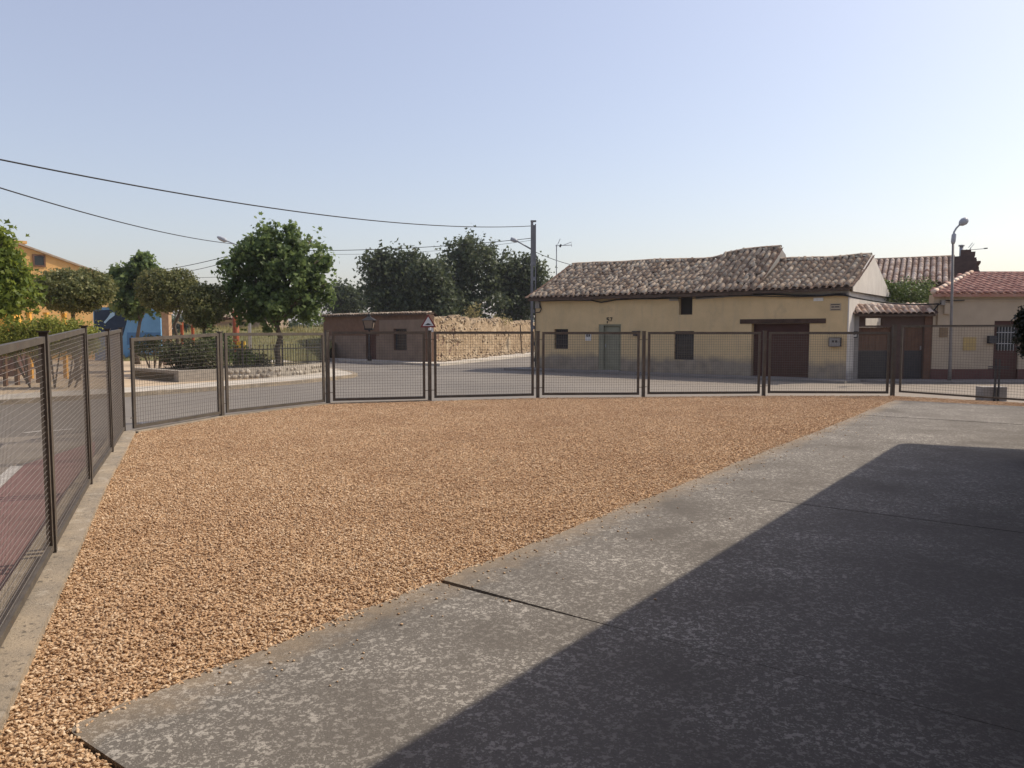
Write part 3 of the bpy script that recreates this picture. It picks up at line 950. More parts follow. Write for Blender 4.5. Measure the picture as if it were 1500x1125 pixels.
# openings
def window_bars(op, parent, name, rows, cols, depth, mat_f, mat_g):
    x0, x1, z0, z1 = op
    f = MB()
    b = 0.05
    f.box((x0, depth, z0), (x0 + b, depth + 0.06, z1)); f.box((x1 - b, depth, z0), (x1, depth + 0.06, z1))
    f.box((x0 + b, depth, z0), (x1 - b, depth + 0.058, z0 + b)); f.box((x0 + b, depth, z1 - b), (x1 - b, depth + 0.058, z1))
    o = f.build(name, mat_f, parent)
    MB().box((x0 + b, depth + 0.03, z0 + b), (x1 - b, depth + 0.045, z1 - b)).build('pane', mat_g, o)
    for k in range(cols):
        x = x0 + (x1 - x0) * (k + 1) / (cols + 1)
        MB().tube([(x, 0.03, z0), (x, 0.03, z1)], 0.012, 5).build('bar', M['dark_steel'], o)
    for k in range(rows):
        z = z0 + (z1 - z0) * (k + 1) / (rows + 1)
        MB().beam((x0, 0.03, z), (x1, 0.03, z), 0.012, 0.025).build('crossbar', M['dark_steel'], o)
    return o
window_bars(w1, house, 'window', 3, 5, 0.13, M['dark_steel'], M['glass'])
window_bars(w2, house, 'window', 3, 7, 0.10, M['dark_steel'], M['glass'])
w3f = MB().wall(w3[0], w3[1], w3[2], w3[3], 0.16, 0.2, [(w3[0] + 0.04, w3[1] - 0.04, w3[2] + 0.04, w3[3] - 0.04)]).build('window', M['lintel'], house, label='dark unglazed loft opening under the eave')
MB().box((w3[0] + 0.04, 0.18, w3[2] + 0.04), (w3[1] - 0.04, 0.195, w3[3] - 0.04)).build('dark_interior_panel', M['dark_room'], w3f)  # flat dark sheet, the unlit loft behind the opening put into its colour
d = MB()
x0, x1, z0, z1 = dr
d.wall(x0, x1, 0.0, z1, 0.02, 0.16, [(x0 + 0.22, x1 - 0.03, -1, z1 - 0.06)])
df = d.build('door_frame', M['olive_door'], house)
dl = MB().box((x0 + 0.225, 0.11, 0.06), (x1 - 0.035, 0.15, z1 - 0.065))
for k in range(3):
    zz = 0.2 + k * 0.56
    dl.box((x0 + 0.33, 0.097, zz), (x1 - 0.13, 0.1095, zz + 0.45))
dl.build('door', M['olive_door'], df)
MB().box((x0 + 0.27, 0.06, 0.95), (x0 + 0.30, 0.1, 1.1)).build('handle', M['galv'], df)
MB().box((x0 - 0.02, -0.18, -0.06), (x1 + 0.02, 0.02, 0.06)).build('doorstep', M['grey_render'], house)
x0, x1, z0, z1 = ga
gd = MB()
npl = 24
gdo = MB().box((x0, 0.24, 0.0), (x1, 0.27, z1)).build('garage_door', M['brown_paint'], house)
for k in range(npl):
    a, b = 0.02 + (z1 - 0.03) * k / npl, 0.02 + (z1 - 0.03) * (k + 1) / npl
    MB().box((x0 + 0.02, 0.205, a + 0.006), (x1 - 0.02, 0.239, b - 0.006)).build('slat', M['brown_paint'], gdo)
MB().box((x0 - 0.42, -0.025, z1 + 0.002), (x1 + 0.52, 0.3, z1 + 0.16)).build('lintel', M['lintel'], house)
# facade fittings
a, z = on_plane(786.5, 446, H0, HU)
MB().box((0.08, -0.10, z - 0.17), (0.30, -0.002, z + 0.17)).build('junction_box', M['grey_render'], house)
def wiggle(pts, r, name, parent, n=6):
    out = []
    for p, q in zip(pts, pts[1:]):
        for k in range(4):
            out.append(Vector(p).lerp(Vector(q), k / 4))
    out.append(Vector(pts[-1]))
    return MB().tube(out, r, n).build(name, M['cable'], parent, True)
cpx = [(790, 441), (830, 440), (868, 440), (882, 443), (905, 439), (950, 437), (990, 434), (1010, 434), (1045, 431), (1085, 430), (1130, 431), (1165, 433), (1205, 433), (1225, 431), (1240, 431)]
cp = []
for x, y in cpx:
    s, z = on_plane(x, y, H0, HU)
    cp.append((s, -0.085, min(z, 2.9)))
wiggle(cp, 0.028, 'eave_cable', house)
wiggle([(x + 0.03, y - 0.03, z - 0.05 - 0.03 * math.sin(x * 2)) for x, y, z in cp[5:]], 0.018, 'eave_cable', house)
wiggle([(0.05, -0.06, 2.85), (0.06, -0.06, 2.2), (0.04, -0.05, 1.2), (0.05, -0.05, 0.1)], 0.022, 'downlead_cable', house)
wiggle([(0.30, -0.05, 2.75), (0.38, -0.06, 2.55), (0.30, -0.06, 2.42), (0.10, -0.06, 2.4)], 0.02, 'box_cable', house)
def plate(px, dep, mat, name, marks=None, frame=None):
    x0, x1, z0, z1 = FH(*px)
    o = MB().box((x0, -dep, z0), (x1, -0.002, z1)).build(name, mat, house)
    if frame:
        fb = 0.014
        MB().wall(x0 - fb, x1 + fb, z0 - fb, z1 + fb, -dep - 0.012, -0.003, [(x0 + 0.001, x1 - 0.001, z0 + 0.001, z1 - 0.001)]).build('frame', M['dark_steel'], o)
    if marks:
        k = MB()
        for a, b, c, d_ in marks:
            k.box((x0 + (x1 - x0) * a, -dep - 0.004, z0 + (z1 - z0) * c), (x0 + (x1 - x0) * b, -dep + 0.002, z0 + (z1 - z0) * d_))
        k.build('marking', M['black'], o)
    return o
plate((858, 866, 488, 499), 0.03, M['white_paint'], 'wall_plaque', [(0.15, 0.3, 0.55, 0.85), (0.38, 0.55, 0.5, 0.9), (0.62, 0.85, 0.55, 0.85)])
plate((1216, 1232, 495, 507), 0.12, M['grey_render'], 'meter_box', [(0.25, 0.45, 0.45, 0.7), (0.55, 0.75, 0.45, 0.7)], True)
plate((1216, 1232, 444.5, 455), 0.015, M['cream_wall'], 'street_name_plate', [(0.08, 0.9, 0.8, 0.9), (0.15, 0.4, 0.45, 0.58), (0.45, 0.85, 0.45, 0.58), (0.1, 0.92, 0.1, 0.18)])
plate((1192, 1206, 436, 441), 0.02, M['white_paint'], 'wall_patch')
nm = MB()
x0, x1, z0, z1 = FH(889, 897, 465, 470)
w = (x1 - x0)
nm.box((x0, -0.02, z1 - 0.03), (x0 + w * 0.4, -0.002, z1)); nm.box((x0, -0.02, z1 - 0.09), (x0 + 0.035, -0.002, z1 - 0.03)); nm.box((x0 + 0.035, -0.02, z1 - 0.09), (x0 + w * 0.4, -0.002, z1 - 0.06))
nm.box((x0 + w * 0.36, -0.02, z1 - 0.15), (x0 + w * 0.46, -0.002, z1 - 0.09)); nm.box((x0 + 0.01, -0.02, z0 - 0.10), (x0 + 0.04, -0.002, z0 - 0.0))
nm.box((x0 + w * 0.58, -0.02, z1 - 0.03), (x1, -0.002, z1)); nm.beam((x1 - 0.02, -0.011, z1 - 0.03), (x0 + w * 0.72, -0.011, z1 - 0.15), 0.018, 0.03)
nm.build('house_number', M['black'], house)
x0, x1, z0, z1 = FH(931, 937, 486, 492)
wb = MB().box((x0, -0.2, z0), (x1, -0.002, z1)); wb.box((x0 - 0.05, -0.22, z1), (x1 + 0.03, -0.001, z1 + 0.03))
wb.build('wall_lamp', M['dark_steel'], house)
# pavement in front
hp = lambda s, y: tuple((H0 + HU * s + HV * y).xy)
struct(MB().prism([hp(-0.9, 0.4), hp(-0.9, -1.0), hp(12.9, -1.0), hp(13.1, 0.4)], -0.13, 0.03).build('pavement_house', M['grey_paving']))

# aerial on the house
ae = thing('tv_aerial', 'thin television aerial on a mast above the left verge of the yellow house roof', 'aerial', (at(815, 412, 35.3).x, 35.3, 3.0))
zt = at(815, 360, 35.3).z - 3.0
MB().tube([(0, 0, 0), (0, 0, zt + 0.05)], 0.025, 6).build('mast', M['galv'], ae)
MB().tube([(-0.05, 0, zt), (0.68, -0.1, zt + 0.02)], 0.016, 5).build('boom', M['galv'], ae)
MB().beam((0.16, 0, zt - 0.06), (0.2, 0, zt + 0.06), 0.12, 0.08).build('dipole_box', M['dark_steel'], ae)
MB().tube([(0.05, 0, zt + 0.05), (0.17, 0.0, zt + 0.32)], 0.014, 5).build('reflector', M['galv'], ae)
MB().tube([(0.25, 0, zt), (0.68, -0.1, zt + 0.16), (0.69, -0.1, zt - 0.05)], 0.013, 5).build('director', M['galv'], ae)

# ================================================================== COURTYARD GATEWAY
GA, GB = Vector((11.46, 25.47, 0)), Vector((13.83, 25.12, 0))
gu = (GB - GA).normalized(); gl = (GB - GA).length
gw = thing('courtyard_gateway', 'gateway wall with small clay tiled coping between the two houses', 'gateway', GA, math.atan2(gu.y, gu.x))
def GX(x, y): return on_plane(x, y, GA, gu)
xl0 = GX(1257, 500)[0]; xl1 = GX(1306, 500)[0]; xr0 = GX(1325, 500)[0]; xr1 = GX(1353, 500)[0]
ztop = GX(1300, 479)[1]; zo1 = GX(1280, 466)[1]; zo0 = GX(1280, 478)[1]; xo0, xo1 = GX(1268, 470)[0], GX(1293, 470)[0]
zsp = GX(1300, 513)[1]; zc = GX(1300, 462)[1]; zr = GX(1300, 447)[1]
MB().wall(0.0, gl, -0.1, zc + 0.02, 0, 0.22, [(xl0, xl1, -1, ztop), (xr0, xr1, -1, ztop), (xo0, xo1, zo0 + 0.03, zo1)]).build('wall', M['brick_gable'], gw)
MB().box((-0.02, -0.06, -0.1), (xl0 - 0.005, -0.002, zc)).build('pier', M['grey_render'], gw)
MB().box((xr1 + 0.005, -0.05, -0.1), (gl + 0.02, -0.002, zc)).build('pier', M['wood_door'], gw)
for (a, b) in ((xl0, xl1), (xr0, xr1)):
    lf_ = MB().box((a + 0.01, 0.1, 0.0), (b - 0.01, 0.13, zsp - 0.01)).build('gate_leaf', M['dark_steel'], gw)
    npk = max(4, int((b - a) / 0.11))
    for k in range(npk):
        p, q = a + 0.01 + (b - a - 0.02) * k / npk, a + 0.01 + (b - a - 0.02) * (k + 1) / npk
        MB().box((p + 0.004, 0.085, zsp - 0.008), (q - 0.004, 0.12, ztop - 0.01)).build('plank', M['wood_door'], lf_)
    for k in range(7):
        z = 0.06 + (zsp - 0.08) * k / 7
        MB().box((a + 0.03, 0.085, z), (b - 0.03, 0.0995, z + (zsp - 0.08) / 7 - 0.02)).build('panel', M['dark_steel'], lf_)
MB().box((xr1 - 0.08, 0.05, zsp + 0.02), (xr1 - 0.05, 0.086, zsp + 0.14)).build('handle', M['galv'], gw)
nx, nz = GX(1250.5, 490)
nb = MB().box((nx - 0.10, -0.10, nz - 0.11), (nx + 0.10, -0.062, nz + 0.11)).build('number_plate', M['dark_steel'], gw)
MB().box((nx - 0.06, -0.106, nz - 0.07), (nx + 0.06, -0.101, nz + 0.06)).build('white_tile', M['white_paint'], nb)
MB().box((nx - 0.03, -0.110, nz - 0.03), (nx + 0.0, -0.107, nz + 0.02)).box((nx + 0.015, -0.110, nz - 0.03), (nx + 0.03, -0.107, nz + 0.02)).build('marking', M['black'], nb)
def GS(s, t): return Vector((s, -0.28 + 0.56 * t, zc + 0.03 + (zr - zc - 0.06) * t + 0.012 * mnoise.noise((s * 2, t, 9))))
gm = MB(); deck(gm, GS, -0.05, gl + 0.02, 4, 0.06)
grf = gm.build('coping', M['deck'], gw)
TP = tile_mesh('tile', 0.40, 0.185, 0.15, 0.072, M['tile_pale'])
tiles(grf, GS, -0.02, gl, 0.62, TP, 0.192, 0.31, 60, lambda s, t: t, 5, 0.008)
for k in range(6):
    a = -0.02 + gl * k / 6
    ob = link('ridge_tile', TP, grf)
    ob.matrix_local = Matrix.Translation((a, 0.28, zr - 0.02)) @ Matrix.Rotation(-math.pi / 2, 4, 'Z') @ Matrix.Scale(1.05, 4)

# ================================================================== RIGHT HOUSE
RH = Vector((13.85, 25.05, 0))
rh = thing('cream_house', 'single storey cream house with bright red tiled roof and maroon plinth', 'house', RH)
RL, RD, RE = 9.0, 6.4, 2.80
RZ, RM = 3.72, 3.0
def RX(x, y): return on_plane(x, y, RH, Vector((1, 0, 0)))
dx0, dz1 = RX(1457, 470); dx1 = RX(1494, 470)[0]
MB().wall(0, RL, 0.36, RE, 0, 0.3, [(dx0, dx1, -1, dz1)]).build('front_wall', M['cream_wall'], rh)
pl = MB(); pl.box((-0.03, -0.03, -0.12), (dx0 - 0.002, 0.3, 0.357)); pl.box((dx1 + 0.002, -0.03, -0.12), (RL, 0.3, 0.357))
pl.build('plinth', M['maroon'], rh)
sw_ = [(0.02, 0.302), (0.32, 0.302), (RM * 2 + 0.3, RD - 0.3), (RM * 2, RD - 0.3)]
MB().prism(sw_, -0.12, RE - 0.075).build('side_wall', M['cream_wall'], rh)
gk = [(0.1, 0.1, RE - 0.07), (RM, RM, RZ - 0.11), (RM * 2, RM * 2, RE - 0.07)]
MB().add(gk + [(x + 0.25, y, z) for x, y, z in gk], [(0, 1, 2), (5, 4, 3), (0, 3, 4, 1), (1, 4, 5, 2), (2, 5, 3, 0)]).build('gable', M['cream_wall'], rh)
MB().box((RL - 0.3, 0.302, -0.12), (RL, RD, RE - 0.002)).build('side_wall', M['cream_wall'], rh)
MB().box((RM * 2, RD - 0.3, -0.12), (RL - 0.302, RD, RE - 0.002)).build('back_wall', M['cream_wall'], rh)
MB().box((0.35, -0.05, RE - 0.10), (RL, -0.002, RE + 0.005)).box((0.95, -0.035, RE - 0.20), (RL, -0.003, RE - 0.16)).build('cornice', M['cream_wall'], rh)
# dark door with barred window
dd = MB().box((dx0, 0.06, -0.02), (dx1, 0.12, dz1)).build('door', M['brown_paint'], rh, label='dark brown door with a barred window')
wx0, wz1 = RX(1462, 478); wx1, wz0 = RX(1487, 513)
MB().box((wx0, 0.045, wz0), (wx1, 0.058, wz1)).build('pane', M['glass'], dd)
for k in range(6):
    x = wx0 + (wx1 - wx0) * (k + 0.5) / 6
    MB().tube([(x, 0.02, wz0 - 0.02), (x, 0.02, wz1 + 0.02)], 0.011, 5).build('bar', M['galv'], dd)
for zz in (wz0 + 0.22, wz1 - 0.2):
    MB().beam((wx0 - 0.03, 0.02, zz), (wx1 + 0.03, 0.02, zz), 0.012, 0.022).build('crossbar', M['galv'], dd)
def rplate(px, dep, mat, name):
    a, zt = RX(px[0], px[2]); b, zb = RX(px[1], px[3])
    return MB().box((a, -dep, zb), (b, -0.002, zt)).build(name, mat, rh)
rplate((1446, 1456.5, 492, 503), 0.14, M['dark_steel'], 'letter_box')
ym = rplate((1411, 1429, 494, 513), 0.02, M['yellow_meter'], 'meter_door')
rplate((1376, 1388, 480, 494), 0.015, M['stain'], 'wall_plate')
eb = rplate((1382, 1392, 444, 460), 0.09, M['cream_wall'], 'junction_box')
rplate((1377, 1382, 440, 447), 0.11, M['grey_render'], 'insulator_box')
a, z = RX(1373, 445); b, z2 = RX(1373, 476)
MB().tube([(a, -0.03, z), (a, -0.03, z2)], 0.018, 6).build('conduit', M['stain'], rh)
wiggle([(-0.1, -0.05, 2.2), (0.1, -0.06, 2.45), (0.35, -0.07, 2.62), (0.62, -0.1, 2.6), (0.95, -0.08, 2.62)], 0.02, 'wall_cable', rh)
# hip roof
def RS(s, t): return Vector((s, -0.2 + (RM + 0.2) * t, RE + 0.03 + (RZ - RE - 0.03) * t))
def RSide(s, t): return Vector((-0.15 + (RM + 0.15) * t, s, RE + 0.03 + (RZ - RE - 0.03) * t))
rm = MB()
hx = RM
P = [Vector((-0.15, -0.2, RE + 0.03)), Vector((RL + 0.2, -0.2, RE + 0.03)), Vector((RL + 0.2, RM, RZ)), Vector((hx, RM, RZ)), Vector((hx * 2 + 0.2, RD + 0.2, RE + 0.03)), Vector((RL + 0.2, RD + 0.2, RE + 0.03))]
Q = [p - Vector((0, 0, 0.1)) for p in P]
rm.add(P + Q, [(0, 1, 2, 3), (3, 2, 5, 4), (6, 9, 8, 7), (10, 11, 8, 9), (0, 6, 7, 1), (0, 3, 9, 6), (3, 4, 10, 9), (1, 7, 8, 2), (2, 8, 11, 5)])
rrf = rm.build('roof', M['tile_red'], rh)
TR = tile_mesh('tile', 0.40, 0.21, 0.19, 0.045, M['tile_red'])
tiles(rrf, RS, -0.12, RL + 0.15, 3.35, TR, 0.235, 0.33, 240, lambda s, t: s, 7, 0.004, pan=False, skip=lambda s, t: s < -0.12 + (hx + 0.12) * t + 0.05)
hipm = MB()
for k in range(10):
    a = P[0].lerp(P[3], k / 10) + Vector((0, 0, 0.03)); b = P[0].lerp(P[3], (k + 1.12) / 10) + Vector((0, 0, 0.045))
    ob = None
    hipm.tube([a + Vector((0, 0, 0.02)), b], [0.085, 0.07], 7)
hipm.build('hip_tiles', M['tile_pale'], rrf, True)
MB().tube([P[3] + Vector((0, 0, 0.02)), P[2] + Vector((0, 0, 0.02))], 0.06, 7).build('ridge_tiles', M['tile_red'], rrf, True)
struct(MB().prism([(11.3, 25.2), (11.9, 24.2), (13.8, 23.9), (24, 23.9), (24, 25.3), (13.9, 25.3)], -0.13, 0.022).build('pavement_gateway', M['grey_paving']))

# ================================================================== BACK HOUSE
BA = R(-29)
BO = Vector((at(1228, 400, 35).x, 35.0, 0))
BU, BV = Vector((math.cos(BA), math.sin(BA), 0)), Vector((-math.sin(BA), math.cos(BA), 0))
def ridge_at(px):
    k = ray(px, 400); k = k.x / k.y
    q = BO + BV * 3.0
    return (k * q.y - q.x) / (BU.x - k * BU.y)
bh = thing('back_house', 'house behind the garden bush with regular pale clay tiled roof and dark brick gable', 'house', BO, BA)
BL = ridge_at(1431)
BY = (BO + BV * 3.0 + BU * BL * 0.6).y - 3
BR = at(1340, 379.5, BY + 3).z; BE = BR - 1.35
MB().box((0, 0.0, -0.12), (BL, 0.3, BE)).build('front_wall', M['far_house'], bh)
MB().box((0, 5.7, -0.12), (BL, 6.0, BE)).build('back_wall', M['far_house'], bh)
MB().add(*(lambda pr: ([(0, y, z) for y, z in pr] + [(0.3, y, z) for y, z in pr], [tuple(range(5))[::-1], tuple(range(5, 10))] + [(i, (i + 1) % 5, 5 + (i + 1) % 5, 5 + i) for i in range(5)]))(
    [(0.302, -0.12), (5.69, -0.12), (5.69, BE), (3.0, BR - 0.1), (0.302, BE)])).build('end_wall', M['far_house'], bh)
def BS(s, t): return Vector((s, -0.3 + 3.3 * t, BE + 0.02 + (BR - BE - 0.02) * t))
def BS2(s, t): return Vector((s, 6.3 - 3.3 * t, BE + 0.02 + (BR - BE - 0.02) * t))
bm_ = MB(); deck(bm_, BS, 0, BL - 0.9, 2, 0.1); deck(bm_, BS2, 0, BL - 0.9, 2, 0.1)
brf = bm_.build('roof', M['deck'], bh)
TB = tile_mesh('tile', 0.44, 0.20, 0.165, 0.085, M['tile_pale'])
tiles(brf, BS, 0.02, BL - 0.9, 3.7, TB, 0.245, 0.36, 0, lambda s, t: -s, 8, 0.004)
MB().tube([(0, 3.0, BR + 0.03), (BL - 0.9, 3.0, BR + 0.03)], 0.1, 8).build('ridge_tiles', M['tile_old'], brf, True)
# stepped dark brick gable, each course a little in or out
gb = MB()
zc0 = BE - 0.5
ncr = 22
for k in range(ncr):
    za, zb_ = zc0 + (BR + 0.32 - zc0) * k / ncr, zc0 + (BR + 0.32 - zc0) * (k + 1) / ncr
    o_ = random.Random(k).uniform(-0.09, 0.09) - 0.035 * max(0, k - 15)
    y0 = -0.35 + 3.0 * max(0.0, min(1.0, (za - BE) / (BR - BE))) * 1.0
    x0_ = BL - 0.92 + (0.25 if k > ncr - 4 else 0)
    gb.box((x0_, y0, za), (BL + o_, 6.0 - y0 * 0.5, zb_ - 0.004))
gb.box((BL - 0.92, 0.0, -0.12), (BL - 0.06, 6.0, zc0 - 0.004))
gb.build('gable_wall', M['brick_gable'], bh)
cpx_ = ridge_at(1407)
fl = MB().tube([(cpx_, 3.1, BR - 0.2), (cpx_, 3.1, BR + 0.52)], 0.085, 10)
fl.tube([(cpx_, 3.1, BR + 0.52), (cpx_, 3.1, BR + 0.58)], 0.13, 10)
fl.build('flue', M['galv'], bh, True)
azp = BO + BV * 3.1 + BU * ridge_at(1414)
ae2 = thing('tv_aerial', 'spiky television aerial beside the metal flue on the back house', 'aerial', (azp.x, azp.y, BR - 0.05))
MB().tube([(0, 0, 0), (0.02, 0, 0.42)], 0.02, 6).build('mast', M['galv'], ae2)
MB().tube([(0.0, 0, 0.38), (0.85, -0.1, 0.45)], 0.016, 5).build('boom', M['galv'], ae2)
MB().tube([(0.1, 0, 0.5), (0.28, 0, 0.72)], 0.014, 5).tube([(0.2, 0, 0.48), (0.36, 0, 0.68)], 0.012, 5).build('reflector', M['galv'], ae2)
MB().tube([(0.14, -0.1, 0.26), (0.1, -0.1, 0.38), (0.16, -0.1, 0.5)], 0.02, 5).build('dipole', M['galv'], ae2)
MB().beam((0.76, -0.1, 0.45), (0.9, -0.11, 0.46), 0.07, 0.05).build('tip', M['dark_steel'], ae2)

# ================================================================== BROWN SHED AND RUINED WALL
S0 = Vector((-11.2, 45.2, 0)); S1 = Vector((-4.2, 38.4, 0))
su = (S1 - S0).normalized(); sL = (S1 - S0).length
shed = thing('brown_shed', 'long low brown shed with tile edged top across the street', 'shed', S0, math.atan2(su.y, su.x))
def SX(x, y): return on_plane(x, y, S0, su)
sd0, sdz = SX(536, 486); sd1 = SX(551, 486)[0]
sw0, swz1 = SX(577, 482); sw1, swz0 = SX(596, 513)
SH = 2.45
MB().wall(0, sL, -0.1, SH, 0, 0.35, [(sd0, sd1, -1, sdz), (sw0, sw1, swz0, swz1)]).build('wall', M['brick_dark'], shed)
MB().box((0, 0.352, -0.1), (0.35, 4.0, SH)).build('end_wall', M['brick_dark'], shed)
MB().prism([(sL - 0.40, 0.352), (sL - 0.21, 0.352), (sL - 2.25, 4.0), (sL - 2.44, 4.0)], -0.1, SH - 0.55).build('end_wall', M['brick_dark'], shed)
MB().box((0.352, 3.7, -0.1), (sL - 2.6, 4.0, SH - 0.75)).build('back_wall', M['brick_dark'], shed)
px0, pz1 = SX(556, 469)
MB().wall(px0, sL - 0.25, 0.0, pz1, -0.025, -0.002, [(sw0 - 0.02, sw1 + 0.02, swz0 - 0.02, swz1 + 0.02)]).build('plaster', M['shed_plaster'], shed)
MB().wall(0.1, px0 - 0.002, 0.0, 1.35, -0.02, -0.002, [(sd0, sd1, -1, 3)]).build('plaster', M['shed_plaster'], shed)
sdo = MB().box((sd0, 0.15, -0.05), (sd1, 0.2, sdz)).build('door', M['brown_paint'], shed)
for k in range(5):
    a = sd0 + (sd1 - sd0) * k / 5
    MB().box((a + 0.008, 0.13, 0.0), (a + (sd1 - sd0) / 5 - 0.008, 0.149, sdz - 0.02)).build('plank', M['brown_paint'], sdo)
window_bars((sw0, sw1, swz0, swz1), shed, 'window', 3, 6, 0.12, M['dark_steel'], M['glass'])
def SS(s, t): return Vector((s - 0.5 * t * s / sL, 0.9 * t - 0.16, SH + 0.03 + 0.10 * t + 0.03 * mnoise.noise((s * 0.7, 0, 2))))
sm_ = MB(); deck(sm_, SS, -0.05, sL + 0.05, 8, 0.05)
sm_.add([(-0.05, 0.75, SH + 0.12), (sL - 0.45, 0.75, SH + 0.12), (sL - 2.6, 4.1, SH - 0.7), (-0.05, 4.1, SH - 0.7)], [(0, 1, 2, 3)])
srf = sm_.build('roof', M['deck'], shed)
tiles(srf, SS, 0.0, sL, 0.8, TO, 0.225, 0.36, 0, lambda s, t: t, 11, 0.012)
struct(MB().prism([tuple((S0 + su * -3 + Vector((-su.y, su.x, 0)) * -1.3).xy), tuple((S1 + Vector((-su.y, su.x, 0)) * -1.3 + su * 0.4).xy), (-3.45, 36.3), (-2.7, 38.2), (1.9, 52.5), (3.2, 58), (2.2, 60), (-4.0, 38.9), tuple(S1.xy), tuple((S0 + su * -3).xy)], -0.13, 0.06).build('pavement_corner', M['paving']))

WA, WB = Vector((-4.15, 38.75, 0)), Vector((2.6, 64, 0))
wu = (WB - WA).normalized(); wL = (WB - WA).length
rw = thing('ruined_wall', 'crumbling sunlit adobe and rubble wall along the side street', 'wall', WA, math.atan2(wu.y, wu.x))
nu, nz_ = 340, 24
V, Fc = [], []
def wall_top(x):
    return 2.28 + 0.22 * mnoise.noise((x * 0.35, 2.2, 0)) + 0.20 * mnoise.noise((x * 1.1, 7.1, 0)) + 0.17 * mnoise.noise((x * 2.9, 1.3, 0)) + 0.08 * mnoise.noise((x * 8, 2.3, 0))
for side in (0, 1):
    for i in range(nu + 1):
        x = wL * i / nu
        for j in range(nz_ + 1):
            z = -0.1 + (wall_top(x) + 0.1) * j / nz_
            dn = 0.07 * mnoise.noise((x * 1.6, z * 2.2, 3)) + 0.06 * mnoise.noise((x * 4.5, z * 5.5, 8)) + 0.03 * mnoise.noise((x * 11, z * 11, 5))
            V.append((x, (-0.05 + dn - 0.14 * max(0, 0.4 - z)) if side == 0 else 0.5, z))
nn = (nu + 1) * (nz_ + 1)
for i in range(nu):
    for j in range(nz_):
        a = i * (nz_ + 1) + j; b = a + nz_ + 1
        Fc.append((a, b, b + 1, a + 1)); Fc.append((nn + a + 1, nn + b + 1, nn + b, nn + a))
    a = i * (nz_ + 1) + nz_; b = a + nz_ + 1
    Fc.append((a, b, nn + b, nn + a))
link('adobe_face', fast_mesh('adobe_face', np.array(V), np.array(Fc), M['adobe'], False), rw)
def ico(sub=1):
    bm = bmesh.new(); bmesh.ops.create_icosphere(bm, subdivisions=sub, radius=1)
    v = np.array([x.co[:] for x in bm.verts]); f = np.array([[q.index for q in p.verts] for p in bm.faces]); bm.free()
    return v, f
IV, IF = ico(1)
def stones(name, spots, mat, parent, seed, kind='stuff'):
    rg = np.random.default_rng(seed)
    V, Fc = [], []
    for k, (p, r) in enumerate(spots):
        v = IV * rg.uniform(0.78, 1.15, (len(IV), 1)) * np.array(r)
        a = rg.uniform(0, 6.28); ca, sa = math.cos(a), math.sin(a)
        v = np.c_[v[:, 0], v[:, 1], v[:, 2]]
        V.append(v + np.array(p)); Fc.append(IF + k * len(IV))
    return link(name, fast_mesh(name, np.vstack(V), np.vstack(Fc), mat), parent, kind)
rg = random.Random(12)
sp = []
patches = [(rg.uniform(0, wL), rg.uniform(0.5, 1.9)) for k in range(16)]
for k in range(900):
    q = rg.random()
    x = rg.uniform(0, wL)
    if q < 0.42: z = abs(rg.gauss(0.0, 0.22))
    elif q < 0.72: z = wall_top(x) - abs(rg.gauss(0, 0.13)) + 0.02
    else:
        px_, pz_ = rg.choice(patches)
        x, z = min(max(rg.gauss(px_, 0.7), 0), wL), min(max(rg.gauss(pz_, 0.16), 0.05), 2.1)
    r = rg.uniform(0.045, 0.12)
    sp.append(((x, -0.03 + rg.uniform(-0.05, 0.03) - 0.12 * max(0, 0.4 - z), z), (r * 1.4, r * 0.75, r * 0.7)))
for k in range(260):
    x = rg.uniform(0, wL); r = rg.uniform(0.05, 0.13)
    sp.append(((x, -0.35 - abs(rg.gauss(0, 0.25)), 0.08), (r, r, r * 0.8)))
stones('rubble_stones', sp, M['rubble'], rw, 4)
bp = at(764, 500, 54)
pk = tag(MB().beam((0, 0, 0.0), (-0.1, 0.25, 2.0), 0.30, 0.07, up=(1, 0, 0)).build('plank', M['lintel'], loc=(bp.x - 0.0, 53.2, 0.06)), 'tall brown timber post standing against the right end of the ruined wall', 'post')

